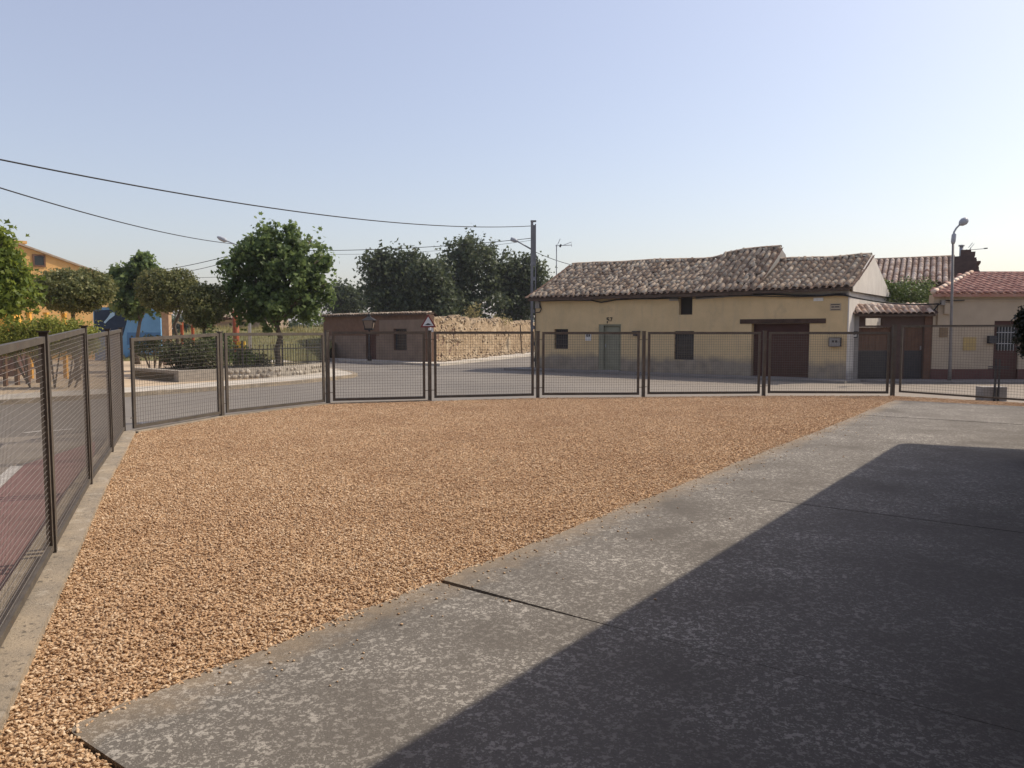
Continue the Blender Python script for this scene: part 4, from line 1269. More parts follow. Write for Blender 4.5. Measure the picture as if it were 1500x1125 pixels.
# ================================================================== FOLIAGE
LEAF_STAR = np.array([(0, -0.5), (0.28, -0.30), (0.55, -0.28), (0.36, 0.02), (0.50, 0.36), (0.20, 0.24), (0, 0.58), (-0.20, 0.24), (-0.50, 0.36), (-0.36, 0.02), (-0.55, -0.28), (-0.28, -0.30)])
LEAF_QUAD = np.array([(0, -0.5), (0.32, 0.0), (0, 0.5), (-0.32, 0.0)])
LEAF_SPRIG = np.array([(0, -0.5), (0.22, -0.2), (0.5, 0.05), (0.16, 0.12), (0.1, 0.55), (-0.14, 0.16), (-0.5, 0.22), (-0.2, -0.16)])
def leaf_cloud(blobs, n, size, seed, shape=LEAF_QUAD, clumps=60, csig=0.16, shell=0.55, upb=0.35, flat=1.0, stray=0.0):
    rg = np.random.default_rng(seed)
    B = np.array(blobs, float)
    vol = B[:, 3] * B[:, 4] * B[:, 5]
    pk = rg.choice(len(B), clumps, p=vol ** 0.72 / (vol ** 0.72).sum())
    dv = rg.normal(size=(clumps, 3)); dv /= np.linalg.norm(dv, axis=1)[:, None]
    rad = shell + (1 - shell) * rg.random(clumps) ** 0.6
    deep = rg.random(clumps) < 0.25
    rad[deep] *= rg.random(deep.sum()) * 0.9
    out_ = rg.random(clumps) < stray
    rad[out_] = rg.uniform(1.0, 1.2, out_.sum())
    C = B[pk, :3] + dv * B[pk, 3:] * rad[:, None]
    w = rg.uniform(0.4, 1.6, clumps)
    w[out_] *= 0.4
    ci = rg.choice(clumps, n, p=w / w.sum())
    P = C[ci] + rg.normal(size=(n, 3)) * csig * np.array([1, 1, flat])
    out = P - B[pk[ci], :3]
    out /= np.linalg.norm(out, axis=1)[:, None] + 1e-6
    N = rg.normal(size=(n, 3)) * 0.75 + out * 0.5 + np.array([0, 0, upb])
    N /= np.linalg.norm(N, axis=1)[:, None]
    T = np.cross(N, rg.normal(size=(n, 3))); T /= np.linalg.norm(T, axis=1)[:, None]
    U = np.cross(N, T)
    s = size * rg.uniform(0.6, 1.25, n)
    k = len(shape)
    V = P[:, None, :] + s[:, None, None] * (shape[None, :, 0:1] * T[:, None, :] + shape[None, :, 1:2] * U[:, None, :])
    curl = (np.abs(shape[:, 0]) * 0.5)[None, :, None] * N[:, None, :] * s[:, None, None] * rg.uniform(-0.5, 0.7, n)[:, None, None]
    V = (V + curl).reshape(-1, 3)
    return V, np.arange(n * k).reshape(n, k)
def trunk_mesh(H, r, limbs, seed, lean=0.05):
    rg = random.Random(seed)
    mb = MB()
    pts = [Vector((lean * k * rg.uniform(-1, 1), lean * k * rg.uniform(-1, 1), H * k / 5)) for k in range(6)]
    mb.tube(pts, [r * (1.25 if k == 0 else 1 - 0.08 * k) for k in range(6)], 9)
    for e in limbs:
        e = Vector(e)
        t = rg.uniform(0.72, 1.0)
        b = pts[4].lerp(pts[5], (t - 0.72) / 0.28)
        m = b.lerp(e, 0.5) + Vector((rg.uniform(-0.12, 0.12), rg.uniform(-0.12, 0.12), 0.1))
        mb.tube([b, m, e], [r * 0.45, r * 0.3, r * 0.1], 5)
    return mb
def tree(name, label, loc, H, r, blobs, n, size, leaf, seed, shape=LEAF_QUAD, clumps=60, csig=0.16, group=None, shell=0.55, cat='tree', bark='bark', upb=0.35, stray=0.0):
    t = thing(name, label, cat, loc, 0, group)
    rg = random.Random(seed)
    limbs = [(b[0] + rg.uniform(-0.2, 0.2) * b[3], b[1] + rg.uniform(-0.2, 0.2) * b[4], b[2] + 0.2 * b[5]) for b in blobs]
    trunk_mesh(H, r, limbs, seed).build('trunk', M[bark], t, True)
    V, Fc = leaf_cloud(blobs, n, size, seed, shape, clumps, csig, shell, upb, 1.0, stray)
    link('crown', fast_mesh('crown', V, Fc, M[leaf]), t)
    return t
def px_blob(x, y, rx, ry, Y, base, dy=0.0, ryk=0.9):
    p = at(x, y, Y)
    k = Y / F_PX
    return (p.x - base[0], p.y + dy - base[1], p.z - base[2], rx * k, rx * k * ryk, ry * k)
def crown_px(Y, base, L):
    return [px_blob(x, y, rx, ry, Y, base, dy) for x, y, rx, ry, dy in L]

# plane tree behind the railing
b = (at(407, 500, 28.6).x, 28.6, 0.05)
tree('plane_tree', 'broad leafy plane tree with lobed leaves behind the low railing', b, 2.2, 0.13,
     crown_px(28.6, b, [(405, 420, 58, 52, 0), (368, 398, 38, 36, -0.3), (410, 370, 44, 38, 0.2), (440, 395, 40, 44, -0.4), (458, 385, 26, 22, 0.3), (355, 432, 30, 40, 0.3), (445, 440, 36, 32, 0.4), (398, 450, 46, 30, -0.5), (380, 368, 22, 22, 0), (432, 364, 18, 20, 0.2), (462, 425, 22, 26, 0), (392, 342, 12, 17, 0), (366, 350, 11, 17, 0), (426, 345, 11, 16, 0), (459, 350, 8, 22, 0), (334, 394, 16, 9, 0), (335, 420, 10, 12, 0), (476, 374, 15, 9, 0), (480, 418, 9, 12, 0)]),
     14500, 0.15, 'leaf_plane', 21, LEAF_STAR, 430, 0.12, stray=0.22)
# far plane tree
b = (at(200, 480, 36).x, 36, 0.05)
tree('plane_tree', 'dark plane tree with tall tufts in front of the blue mural wall', b, 2.1, 0.11,
     crown_px(36, b, [(195, 430, 32, 36, 0), (178, 402, 14, 16, 0), (205, 395, 18, 20, 0), (212, 385, 12, 12, 0), (190, 412, 26, 22, 0.3), (222, 425, 20, 34, 0)]),
     7000, 0.19, 'leaf_plane', 22, LEAF_STAR, 210, 0.14, stray=0.2)
# clipped ball trees
for k, (x, y, rx, ry, Y, tx, n, lab) in enumerate(((108, 424, 57, 30, 24, 112, 6500, 'wide clipped ball tree left of the plane trees before the orange gable'),
                                           (246, 424, 45, 32, 30, 260, 5200, 'clipped ball tree with yellowish crown between two darker trees'),
                                           (298, 446, 31, 32, 27.5, 296, 3600, 'small dark clipped ball tree beside the railing planter'))):
    b = (at(tx, 500, Y).x, Y, 0.05)
    tree('ball_tree', lab, b, at(tx, y + 12, Y).z, 0.085,
         crown_px(Y, b, [(x, y + 2, rx * 0.96, ry * 0.95, 0), (x - rx * 0.35, y - 4, rx * 0.6, ry * 0.75, 0), (x + rx * 0.3, y - 5, rx * 0.62, ry * 0.78, 0.2), (x + rx * 0.1, y + 8, rx * 0.8, ry * 0.75, -0.3)]),
         int(n * 3.4), 0.095, 'leaf_ball', 31 + k, LEAF_SPRIG, 1100, 0.07, 'clipped ball trees in the playground', 0.78)
# bright tree on the left edge
b = (at(-35, 500, 17).x, 17, 0.05)
tree('leafy_tree', 'bright green leafy tree cut by the left edge of the photo', b, 2.3, 0.12,
     crown_px(17, b, [(-30, 400, 66, 56, 0), (5, 420, 40, 34, 0.2), (-10, 372, 34, 36, 0), (10, 440, 38, 22, -0.2), (24, 405, 18, 22, 0), (-60, 440, 50, 40, 0), (2, 350, 12, 16, 0)]),
     9000, 0.14, 'leaf_bright', 41, LEAF_SPRIG, 260, 0.13)
# trees beyond the shed
far_specs = [(578, 415, 36, 46, 60, [(560, 395, 26, 26), (592, 392, 30, 26), (548, 425, 24, 28), (585, 440, 40, 30)], 'dense evergreen tree left of the tall one behind the brown shed'),
             (688, 410, 44, 50, 62, [(690, 375, 40, 28), (655, 400, 30, 34), (722, 402, 28, 32), (690, 440, 55, 36), (672, 372, 18, 14), (712, 368, 18, 14)], 'tallest dense evergreen tree standing behind the ruined wall'),
             (635, 430, 30, 34, 58, [(632, 410, 30, 30), (640, 445, 40, 28)], 'rounded evergreen tree in the dip between two taller ones'),
             (757, 420, 34, 42, 64, [(745, 395, 24, 26), (775, 400, 22, 26), (760, 440, 46, 34), (790, 425, 18, 28)], 'evergreen tree partly hidden by the concrete utility pole'),
             (505, 440, 24, 22, 75, [(500, 430, 18, 14), (520, 440, 18, 16), (488, 445, 18, 16)], 'small hazy distant tree right of the plane tree')]
for k, (x, y, rx, ry, Y, L, lab) in enumerate(far_specs):
    b = (at(x, 500, Y).x, Y, -0.1)
    tree('evergreen_tree', lab, b, 2.6, 0.22, crown_px(Y, b, [(x, y, rx, ry, 0)] + [(a, c, d, e, (i % 3 - 1) * 0.9) for i, (a, c, d, e) in enumerate(L)]),
         8800 if k != 4 else 4200, 0.33, 'leaf_far', 51 + k, LEAF_SPRIG, 260, 0.34, 'trees behind the shed and ruined wall', 0.55, stray=0.05)
# far belt of trees closing the horizon
rgb_ = random.Random(3)
bl = []
for k in range(46):
    p = at(150 + k * 15, 480, 92 + rgb_.uniform(-5, 5))
    h = rgb_.uniform(1.3, 2.3)
    bl.append((p.x, p.y, h, 1.5, 1.5, h))
V, Fc = leaf_cloud(bl, 15000, 0.6, 99, LEAF_SPRIG, 500, 0.5, 0.5)
link('distant_woodland', fast_mesh('distant_woodland', V, Fc, M['leaf_far']), None, 'stuff')
# garden bush behind the gateway
b = (13.9, 29.2, 0)
tree('garden_bush', 'big flowering green bush rising above the tiled gateway', b, 1.4, 0.08,
     crown_px(29.2, b, [(1325, 432, 44, 24, 0), (1290, 436, 28, 20, 0), (1355, 436, 32, 22, 0.2), (1310, 422, 26, 18, 0), (1345, 424, 26, 18, 0), (1320, 460, 58, 30, 0)]),
     6500, 0.10, 'leaf_garden', 61, LEAF_QUAD, 260, 0.11, None, 0.6, 'bush')
# dark clipped conifer at the right edge
b = (at(1540, 500, 9.3).x, 9.3, 0.02)
cf = tree('dark_shrub', 'dark dense clipped shrub cut off by the right edge of the photo', b, 1.2, 0.035,
     crown_px(9.3, b, [(1540, 482, 46, 42, 0), (1536, 498, 42, 28, 0), (1544, 464, 40, 28, 0)]),
     24000, 0.045, 'leaf_dark', 62, LEAF_SPRIG, 700, 0.035, None, 0.75, 'shrub')
MB().tube([(0, 0, 0), (0, 0, 0.38), (0, 0, 0.42)], [0.17, 0.23, 0.24], 14).build('pot', M['brick_tan'], cf, True)

def bush(name, label, loc, blobs, n, size, leaf, seed, clumps=80, csig=0.12, group=None, shape=LEAF_QUAD, cat='shrub'):
    t = thing(name, label, cat, loc, 0, group)
    mb = MB(); rg = random.Random(seed)
    for bl in blobs:
        for k in range(4):
            e = Vector((bl[0] + rg.uniform(-0.5, 0.5) * bl[3], bl[1] + rg.uniform(-0.4, 0.4) * bl[4], bl[2] + bl[5] * 0.4))
            mb.tube([(bl[0] * 0.6, bl[1] * 0.6, 0), Vector((bl[0], bl[1], 0)).lerp(e, 0.6), e], [0.025, 0.018, 0.006], 5)
    mb.build('stems', M['bark'], t)
    V, Fc = leaf_cloud(blobs, n, size, seed, shape, clumps, csig, 0.6)
    V[:, 2] = np.maximum(V[:, 2], 0.02)
    link('foliage', fast_mesh('foliage', V, Fc, M[leaf]), t)
    return t
# hedge at far left (one clipped run)
b = (at(72, 480, 21).x, 21, 0.05)
bush('hedge', 'yellow green flowering hedge seen above the left fence', b, crown_px(21, b, [(20, 496, 26, 24, 0.0), (50, 494, 30, 26, 0.1), (80, 492, 30, 26, 0), (108, 494, 28, 26, 0.2), (130, 502, 14, 20, 0)]), 17000, 0.075, 'leaf_hedge', 71, 620, 0.09, cat='hedge')
# shrubs behind the far fence at left
for k, (x, y, rx, ry, Y, n, leaf, lab) in enumerate(((225, 505, 30, 14, 30, 1700, 'leaf_shrub', 'low dark shrub below the blue mural wall'), (262, 516, 30, 20, 26.5, 2600, 'leaf_shrub', 'olive shrub at the left end of the planter'),
                                            (292, 522, 30, 22, 25.8, 2600, 'leaf_shrub', 'twiggy shrub spilling over the planter wall'), (318, 508, 24, 26, 26.4, 2600, 'leaf_plane', 'taller green shrub next to the fence post'),
                                            (350, 523, 20, 12, 27.4, 1300, 'leaf_plane', 'low dark plant below the yellow play panel'), (375, 527, 18, 9, 28.2, 1000, 'leaf_shrub', 'low plant at the foot of the railing'))):
    b = (at(x, 500, Y).x, Y, 0.05)
    bush('shrub', lab, b, crown_px(Y, b, [(x, y, rx, ry, 0), (x - rx * 0.4, y + 4, rx * 0.6, ry * 0.8, 0.1), (x + rx * 0.4, y + 2, rx * 0.6, ry * 0.8, -0.1)]), n, 0.10, leaf, 81 + k, 90, 0.10, 'shrubs in the planter')
# weeds on and before the ruined wall
for k, (x, y, rx, ry, Y, lab) in enumerate(((691, 456, 12, 12, 47, 'spindly dry weed on top of the ruined wall near the sign'), (735, 468, 16, 10, 52, 'pale dry weed on top of the ruined wall near the pole'))):
    b = (at(x, 500, Y).x, Y + 0.5, 1.9)
    bush('weed', lab, b, crown_px(Y, b, [(x, y, rx, ry, 0)]), 230, 0.14, 'dry_grass', 95 + k, 40, 0.12, 'weeds on the ruined wall', cat='weed')

# ================================================================== PLANTER, RAILING, PLAYGROUND
PL = [ground_at(262, 560, 0.045), ground_at(330, 556.5, 0.045), ground_at(400, 553, 0.045), ground_at(445, 549, 0.045), ground_at(480, 544, 0.045)]
PL = [Vector((p.x, p.y, 0)) for p in PL]
plan = thing('planter_wall', 'low grey planter wall set with rounded stones along the pavement', 'planter')
poly = [(p.x, p.y) for p in PL] + [(p.x, p.y) for p in reversed(offset_line(PL, 0.28))]
end = offset_line(PL, 0.28)
MB().prism(poly, 0.0, 0.40).build('wall', M['planter_mortar'], plan)
e0 = PL[0]; bk = offset_line(PL, 1)[0] - PL[0]
MB().prism([tuple((e0 + bk * 0.285).xy), tuple((e0 + bk * 3.4).xy), tuple((e0 + bk * 3.4 + (PL[1] - PL[0]).normalized() * 0.28).xy), tuple((e0 + bk * 0.285 + (PL[1] - PL[0]).normalized() * 0.28).xy)], 0.0, 0.39).build('return_wall', M['planter_mortar'], plan)
sv = IV.copy()
smesh = []
for q in range(4):
    rgq = np.random.default_rng(q)
    smesh.append(fast_mesh('stone', IV * rgq.uniform(0.8, 1.12, (len(IV), 1)), IF, M['planter_stone'], True))
rg = random.Random(8)
for a, b_ in zip(PL[1:], PL[2:]):
    d = b_ - a; n = int(d.length / 0.21)
    ang = math.atan2(d.y, d.x)
    for k in range(n):
        for row in range(2):
            if rg.random() < 0.22: continue
            p = a + d * ((k + 0.5 + 0.5 * (row % 2) * 0.8) / (n + 0.4)) - Vector((-d.y, d.x, 0)).normalized() * 0.005
            o = link('stone', smesh[rg.randrange(4)], plan)
            r = rg.uniform(0.055, 0.095)
            o.location = (p.x, p.y, 0.13 + row * 0.17 + rg.uniform(-0.02, 0.02))
            o.rotation_euler = (0, rg.uniform(-0.4, 0.4), ang)
            o.scale = (r * 1.3, 0.05, r)
struct(MB().prism([tuple(p.xy) for p in offset_line(PL, 0.29)] + [(-9.2, 33), (-12.2, 31.5), tuple((e0 + bk * 3.3).xy)], 0.046, 0.30).build('planter_soil', M['soil']))
rail = thing('iron_railing', 'black iron railing standing on the stone planter wall', 'railing')
RLN = offset_line(PL, 0.14)
tot = 0
rmb = MB(); rmb2 = MB()
for a, b_ in zip(RLN[1:], RLN[2:]):
    rmb.beam(a + Vector((0, 0, 1.0)), b_ + Vector((0, 0, 1.0)), 0.02, 0.035)
    rmb2.beam(a + Vector((0, 0, 0.47)), b_ + Vector((0, 0, 0.47)), 0.02, 0.035)
    n = int((b_ - a).length / 0.145)
    for k in range(n):
        p = a.lerp(b_, (k + 0.5) / n)
        big = (k % 9 == 4)
        m = MB().tube([(p.x, p.y, 0.38), (p.x, p.y, 1.12 if not big else 1.3)], 0.011 if not big else 0.028, 5)
        m.add([(p.x - 0.025, p.y, 1.12), (p.x, p.y, 1.18), (p.x + 0.025, p.y, 1.12), (p.x, p.y - 0.025, 1.12), (p.x, p.y + 0.025, 1.12)], [(0, 3, 1), (3, 2, 1), (2, 4, 1), (4, 0, 1)]) if not big else None
        m.build('post' if big else 'bar', M['iron'], rail)
rmb.build('top_rail', M['iron'], rail); rmb2.build('bottom_rail', M['iron'], rail)

# climbing post of the playground
b = at(346, 500, 33); b.z = 0.05
ps = thing('play_post', 'red playground post with pale crossbar and yellow panel', 'play equipment', b)
k33 = 33 / F_PX
MB().tube([(0, 0, 0), (0, 0, 2.3)], 0.13, 10).build('post', M['play_red'], ps, True)
MB().tube([(0, 0, 2.3), (0, 0, 2.42), (0, 0, 2.5)], [0.15, 0.14, 0.03], 10).build('cap', M['play_red'], ps, True)
MB().beam((-0.78, 0, 1.99), (0.62, 0, 2.02), 0.08, 0.07).build('crossbar', M['pale_wood'], ps)
MB().box((0.10, -0.22, 0.60), (0.46, -0.16, 1.12)).build('panel', M['play_yellow'], ps)
MB().box((-0.27, -0.16, 0.55), (-0.20, 0.0, 1.12)).build('side_rail', M['play_yellow'], ps)
MB().box((0.20, -0.2, 0.1), (0.30, -0.14, 0.60)).build('panel_leg', M['play_yellow'], ps)
b = at(272, 500, 34); b.z = 0.05
sw = thing('climbing_frame', 'small red climbing frame with slanting pale timber rails under the ball trees', 'play equipment', b)
for x, h in ((-0.15, 1.95), (0.33, 2.0)):
    MB().box((x - 0.05, -0.05, 0), (x + 0.05, 0.05, h)).build('post', M['play_red'], sw)
MB().beam((-0.42, -0.07, 2.02), (-0.12, -0.07, 1.86), 0.04, 0.07).build('rail', M['pale_wood'], sw)
MB().beam((-0.05, -0.07, 2.02), (0.30, -0.07, 1.84), 0.04, 0.07).build('rail', M['pale_wood'], sw)
MB().box((-0.10, -0.04, 0.45), (0.28, 0.04, 0.6)).build('seat', M['pale_wood'], sw)
b = at(245, 500, 35); b.z = 0.05
tag(MB().box((-0.16, -0.16, 0), (0.16, 0.16, 2.35)).box((-0.2, -0.2, 2.35), (0.2, 0.2, 2.45)).build('brick_pillar', M['brick_tan'], loc=b), 'tan brick pillar beside the trunk of the yellowish ball tree', 'pillar')

# mural wall
MY = 41
b = at(138, 500, MY); b.z = 0
mx1 = at(236, 500, MY).x - b.x
mural = thing('mural_wall', 'blue painted mural wall with dark shapes behind the trees', 'wall', b)
mt = at(200, 450, MY).z
MB().box((0, 0, -0.1), (mx1, 0.3, mt)).build('wall', M['blue'], mural)
def mpx(x, y): 
    p = at(x, y, MY); return (p.x - b.x, p.z)
MB().vprism([mpx(138, 455), mpx(182, 452), mpx(186, 470), mpx(180, 492), mpx(138, 494)], -0.006, -0.001).build('painted_shape', M['navy'], mural)
MB().vprism([mpx(186, 487), mpx(235, 487), mpx(235, 505), mpx(186, 505)], -0.006, -0.001).build('painted_shape', M['blue_mid'], mural)
MB().vprism([mpx(152, 472), mpx(158, 465), mpx(163, 457), mpx(168, 458), mpx(168, 462), mpx(160, 468), mpx(154, 474)], -0.011, -0.0065).build('painted_shape', M['pale_blue'], mural)
# orange building
OY = 40
ob0 = at(25, 352, OY)
obr = at(168, 407, OY)
OA = R(46)
og = thing('orange_building', 'large orange rendered building with a low pitched gable', 'building', (ob0.x, OY, 0), OA)
kx = obr.x / OY
hw = (kx * OY - ob0.x) / (math.cos(OA) - kx * math.sin(OA))
az_, ez_ = ob0.z - 0.1, at(168, 407, OY + hw * math.sin(OA)).z + 0.1
MB().vprism([(-hw, -0.1), (hw, -0.1), (hw, ez_ - 0.1), (0, az_ - 0.12), (-hw, ez_ - 0.1)], 0, 14).build('walls', M['orange_wall'], og)
rr = MB()
for s in (-1, 1):
    rr.add([(0, -0.12, az_), (s * (hw + 0.3), -0.12, ez_ - 0.18), (s * (hw + 0.3), 14.2, ez_ - 0.18), (0, 14.2, az_), (0, -0.12, az_ - 0.1), (s * (hw + 0.3), -0.12, ez_ - 0.28), (s * (hw + 0.3), 14.2, ez_ - 0.28), (0, 14.2, az_ - 0.1)],
           [(0, 1, 2, 3), (7, 6, 5, 4), (0, 4, 5, 1), (1, 5, 6, 2), (2, 6, 7, 3)])
orf = rr.build('roof', M['tile_old'], og)
MB().box((-0.2, 0.2, az_ - 0.02), (0.5, 0.8, az_ + 0.12)).build('chimney', M['orange_wall'], orf)
kw = at(57, 380, OY).x / OY
wxx = (kw * OY - ob0.x) / (math.cos(OA) - kw * math.sin(OA)); wzz = at(57, 380, OY).z
owf = MB().wall(wxx - 0.3, wxx + 0.3, wzz - 0.32, wzz + 0.32, -0.05, -0.002, [(wxx - 0.22, wxx + 0.22, wzz - 0.24, wzz + 0.24)]).build('window', M['wood_door'], og)
MB().box((wxx - 0.22, -0.03, wzz - 0.24), (wxx + 0.22, -0.004, wzz + 0.24)).build('pane', M['glass'], owf)
# orange hut at the left edge
b = at(-14, 500, 26); b.z = 0.05
hut = thing('orange_hut', 'bright orange hut wall with dark red bands cut by the left edge', 'hut', b, R(25))
MB().box((-1.2, 0, 0), (0.72, 1.6, 2.45)).build('wall', M['bright_orange'], hut)
for z in (1.68, 1.46):
    MB().box((-1.2, -0.02, z), (0.735, 1.6, z + 0.07)).build('band', M['play_red'], hut)
MB().box((-1.3, -0.04, 0), (0.75, 1.62, 1.30)).build('dado', M['maroon'], hut)
MB().box((-1.4, -0.15, 2.45), (0.85, 1.8, 2.55)).build('roof', M['tile_old'], hut)
for k, x in enumerate((44, 69, 95)):
    b = at(x, 500, 25); b.z = 0.05
    zt_ = at(x, 459 + k, 25).z
    tag(MB().box((-0.055, -0.055, 0), (0.055, 0.055, zt_ - 0.05)).box((-0.07, -0.07, zt_ - 0.05), (0.07, 0.07, zt_)).build('timber_post', M['bright_orange'], loc=b),
        'orange post showing above the hedge, %s' % ('nearest the orange hut', 'middle one of three', 'farthest from the orange hut')[k], 'post', 'orange posts behind the hedge')
# low railing on the plaza at far left
rl2 = thing('iron_railing', 'low dark railing on the pale plaza seen through the left fence', 'railing')
A_, B_ = at(-70, 520, 19.5), at(70, 520, 23.5)
A_.z = B_.z = 0.05
MB().beam(A_ + Vector((0, 0, 0.85)), B_ + Vector((0, 0, 0.85)), 0.05, 0.06).build('top_rail', M['wood_door'], rl2)
MB().beam(A_ + Vector((0, 0, 0.45)), B_ + Vector((0, 0, 0.45)), 0.05, 0.06).build('bottom_rail', M['wood_door'], rl2)
for k in range(9):
    p = A_.lerp(B_, k / 8)
    MB().box((p.x - 0.05, p.y - 0.05, 0.0), (p.x + 0.05, p.y + 0.05, 1.0)).build('post', M['wood_door'], rl2)
rgs = random.Random(77)
sp = []
for k in range(420):
    p = sl(rgs.uniform(-1.7, 12), min(rgs.expovariate(5.5), 1.6))
    r = rgs.uniform(0.004, 0.0095)
    sp.append(((p.x, p.y, 0.018 + r * 0.4), (r * 1.2, r, r * 0.7)))
stones('stray_gravel', sp, M['pebble'], None, 6)
# distant brown house and bank
b = at(300, 500, 52); b.z = 0
dh = thing('distant_house', 'small drab house with sloping tiled roof behind the playground', 'house', b)
dw = at(392, 500, 52).x - b.x
z1_, z2_ = at(330, 436, 52).z, at(365, 466, 52).z
MB().box((0, 0, -0.1), (dw, 5, z2_ - 0.05)).build('wall', M['far_house'], dh)
def DS(s, t): return Vector((s, -0.2 + 2.8 * t, z2_ + (z1_ - z2_) * t))
dm = MB()
deck(dm, DS, -0.2, dw - 0.8, 1, 0.08)
dm.add([(-0.2, 2.6, z1_), (dw - 0.8, 2.6, z1_), (dw - 0.8, 5.2, z2_), (-0.2, 5.2, z2_)], [(0, 1, 2, 3)])
drf = dm.build('roof', M['deck'], dh)
tiles(drf, DS, -0.2, dw - 0.8, 3.2, TO, 0.24, 0.36, 0, lambda s, t: t, 14, 0.01)
bank = MB()
nx_, ny_ = 40, 14
bx_a, bx_b = at(225, 500, 46).x, at(500, 500, 46).x
vs = []
for i in range(nx_ + 1):
    for j in range(ny_ + 1):
        x = bx_a + (bx_b - bx_a) * i / nx_; y = 40.5 + 0.12 * (x + 15) + 11 * j / ny_
        vs.append((x, y, 0.02 + 1.75 * (1 - (1 - j / ny_) ** 2) * min(1, i / 5) + 0.22 * mnoise.noise((x * 0.5, y * 0.6, 2)) * min(1, j / 3)))
fs = [(i * (ny_ + 1) + j, (i + 1) * (ny_ + 1) + j, (i + 1) * (ny_ + 1) + j + 1, i * (ny_ + 1) + j + 1) for i in range(nx_) for j in range(ny_)]
struct(bank.add(vs, fs).build('terrain', M['bank'], None, True))
rgn = np.random.default_rng(5)
gv, gf = [], []
for k in range(4200):
    i = rgn.uniform(0, nx_); j = rgn.uniform(0.3, ny_)
    x, y, z = vs[int(i) * (ny_ + 1) + int(j)]
    x += rgn.uniform(0, 0.3); y += rgn.uniform(0, 0.7)
    h = rgn.uniform(0.12, 0.4); a = rgn.uniform(0, 6.28)
    dx, dy = math.cos(a) * 0.03, math.sin(a) * 0.03
    gv += [(x - dx, y - dy, z - 0.05), (x + dx, y + dy, z - 0.05), (x + rgn.normal() * 0.08, y, z + h)]
    gf.append((3 * k, 3 * k + 1, 3 * k + 2))
link('dry_grass', fast_mesh('dry_grass', np.array(gv), np.array(gf), M['dry_grass']), None, 'stuff')

# ================================================================== STREET FURNITURE
# lantern
b = at(541, 500, 40); b.z = 0.05
ln = thing('lantern_post', 'old style four sided lantern on an iron post before the brown shed', 'street lamp', b)
MB().tube([(0, 0, 0), (0, 0, 0.25), (0, 0, 0.3), (0, 0, 1.75)], [0.12, 0.10, 0.055, 0.045], 8).build('post', M['iron'], ln, True)
zb = at(541, 481, 40).z - 0.05; ztp = at(541, 469.5, 40).z - 0.05
lg = MB().add([(-0.19, -0.19, zb), (0.19, -0.19, zb), (0.19, 0.19, zb), (-0.19, 0.19, zb), (-0.27, -0.27, ztp), (0.27, -0.27, ztp), (0.27, 0.27, ztp), (-0.27, 0.27, ztp)], [(0, 3, 2, 1), (4, 5, 6, 7), (0, 1, 5, 4), (1, 2, 6, 5), (2, 3, 7, 6), (3, 0, 4, 7)])
hd = lg.build('lantern_glass', M['shed_plaster'], ln)
cg = MB()
for s in ((-1, -1), (1, -1), (1, 1), (-1, 1)):
    cg.beam((s[0] * 0.19, s[1] * 0.19, zb), (s[0] * 0.275, s[1] * 0.275, ztp), 0.035, 0.035)
cg.box((-0.22, -0.22, zb - 0.09), (0.22, 0.22, zb - 0.002)); cg.tube([(0, 0, 1.72), (0, 0, zb - 0.09)], [0.06, 0.16], 8)
cg.build('lantern_frame', M['iron'], ln)
MB().add([(-0.36, -0.36, ztp + 0.01), (0.36, -0.36, ztp + 0.01), (0.36, 0.36, ztp + 0.01), (-0.36, 0.36, ztp + 0.01), (-0.08, -0.08, ztp + 0.2), (0.08, -0.08, ztp + 0.2), (0.08, 0.08, ztp + 0.2), (-0.08, 0.08, ztp + 0.2), (0, 0, ztp + 0.42)],
         [(0, 3, 2, 1), (0, 1, 5, 4), (1, 2, 6, 5), (2, 3, 7, 6), (3, 0, 4, 7), (4, 5, 8), (5, 6, 8), (6, 7, 8), (7, 4, 8)]).build('lantern_roof', M['iron'], ln)

# warning sign
b = at(627.5, 500, 36.6); b.z = 0.06
sg = thing('warning_sign', 'red bordered triangular speed hump sign on a pale post', 'road sign', b)
k36 = 36.6 / F_PX
zA = at(626, 460, 36.6).z - 0.06; zB = at(626, 479.5, 36.6).z - 0.06
hwid = 11.6 * k36
MB().tube([(0.1, 0.03, 0), (0.1, 0.03, zB + 0.35)], 0.04, 8).build('post', M['white_paint'], sg, True)
MB().box((0.0, 0.0, zB - 0.22), (0.24, 0.025, zB - 0.02)).build('sub_plate', M['sign_white'], sg)
def tri(s, y0, y1, m, nm, cz):
    zc_ = zB + (zA - zB) * 0.36
    MB().vprism([(-hwid * s, zc_ + (zB - zc_) * s), (hwid * s, zc_ + (zB - zc_) * s), (0, zc_ + (zA - zc_) * s)], y0, y1).build(nm, m, sg)
tri(1.0, -0.02, -0.004, M['sign_red'], 'sign_border', 0)
tri(0.70, -0.026, -0.0205, M['sign_white'], 'sign_face', 0)
zh = zB + (zA - zB) * 0.17
hump = [(-0.17, zh), (-0.17, zh + 0.02), (-0.10, zh + 0.03), (-0.06, zh + 0.075), (0, zh + 0.09), (0.06, zh + 0.075), (0.10, zh + 0.03), (0.17, zh + 0.02), (0.17, zh)]
MB().vprism(hump, -0.031, -0.0265).build('hump_symbol', M['black'], sg)

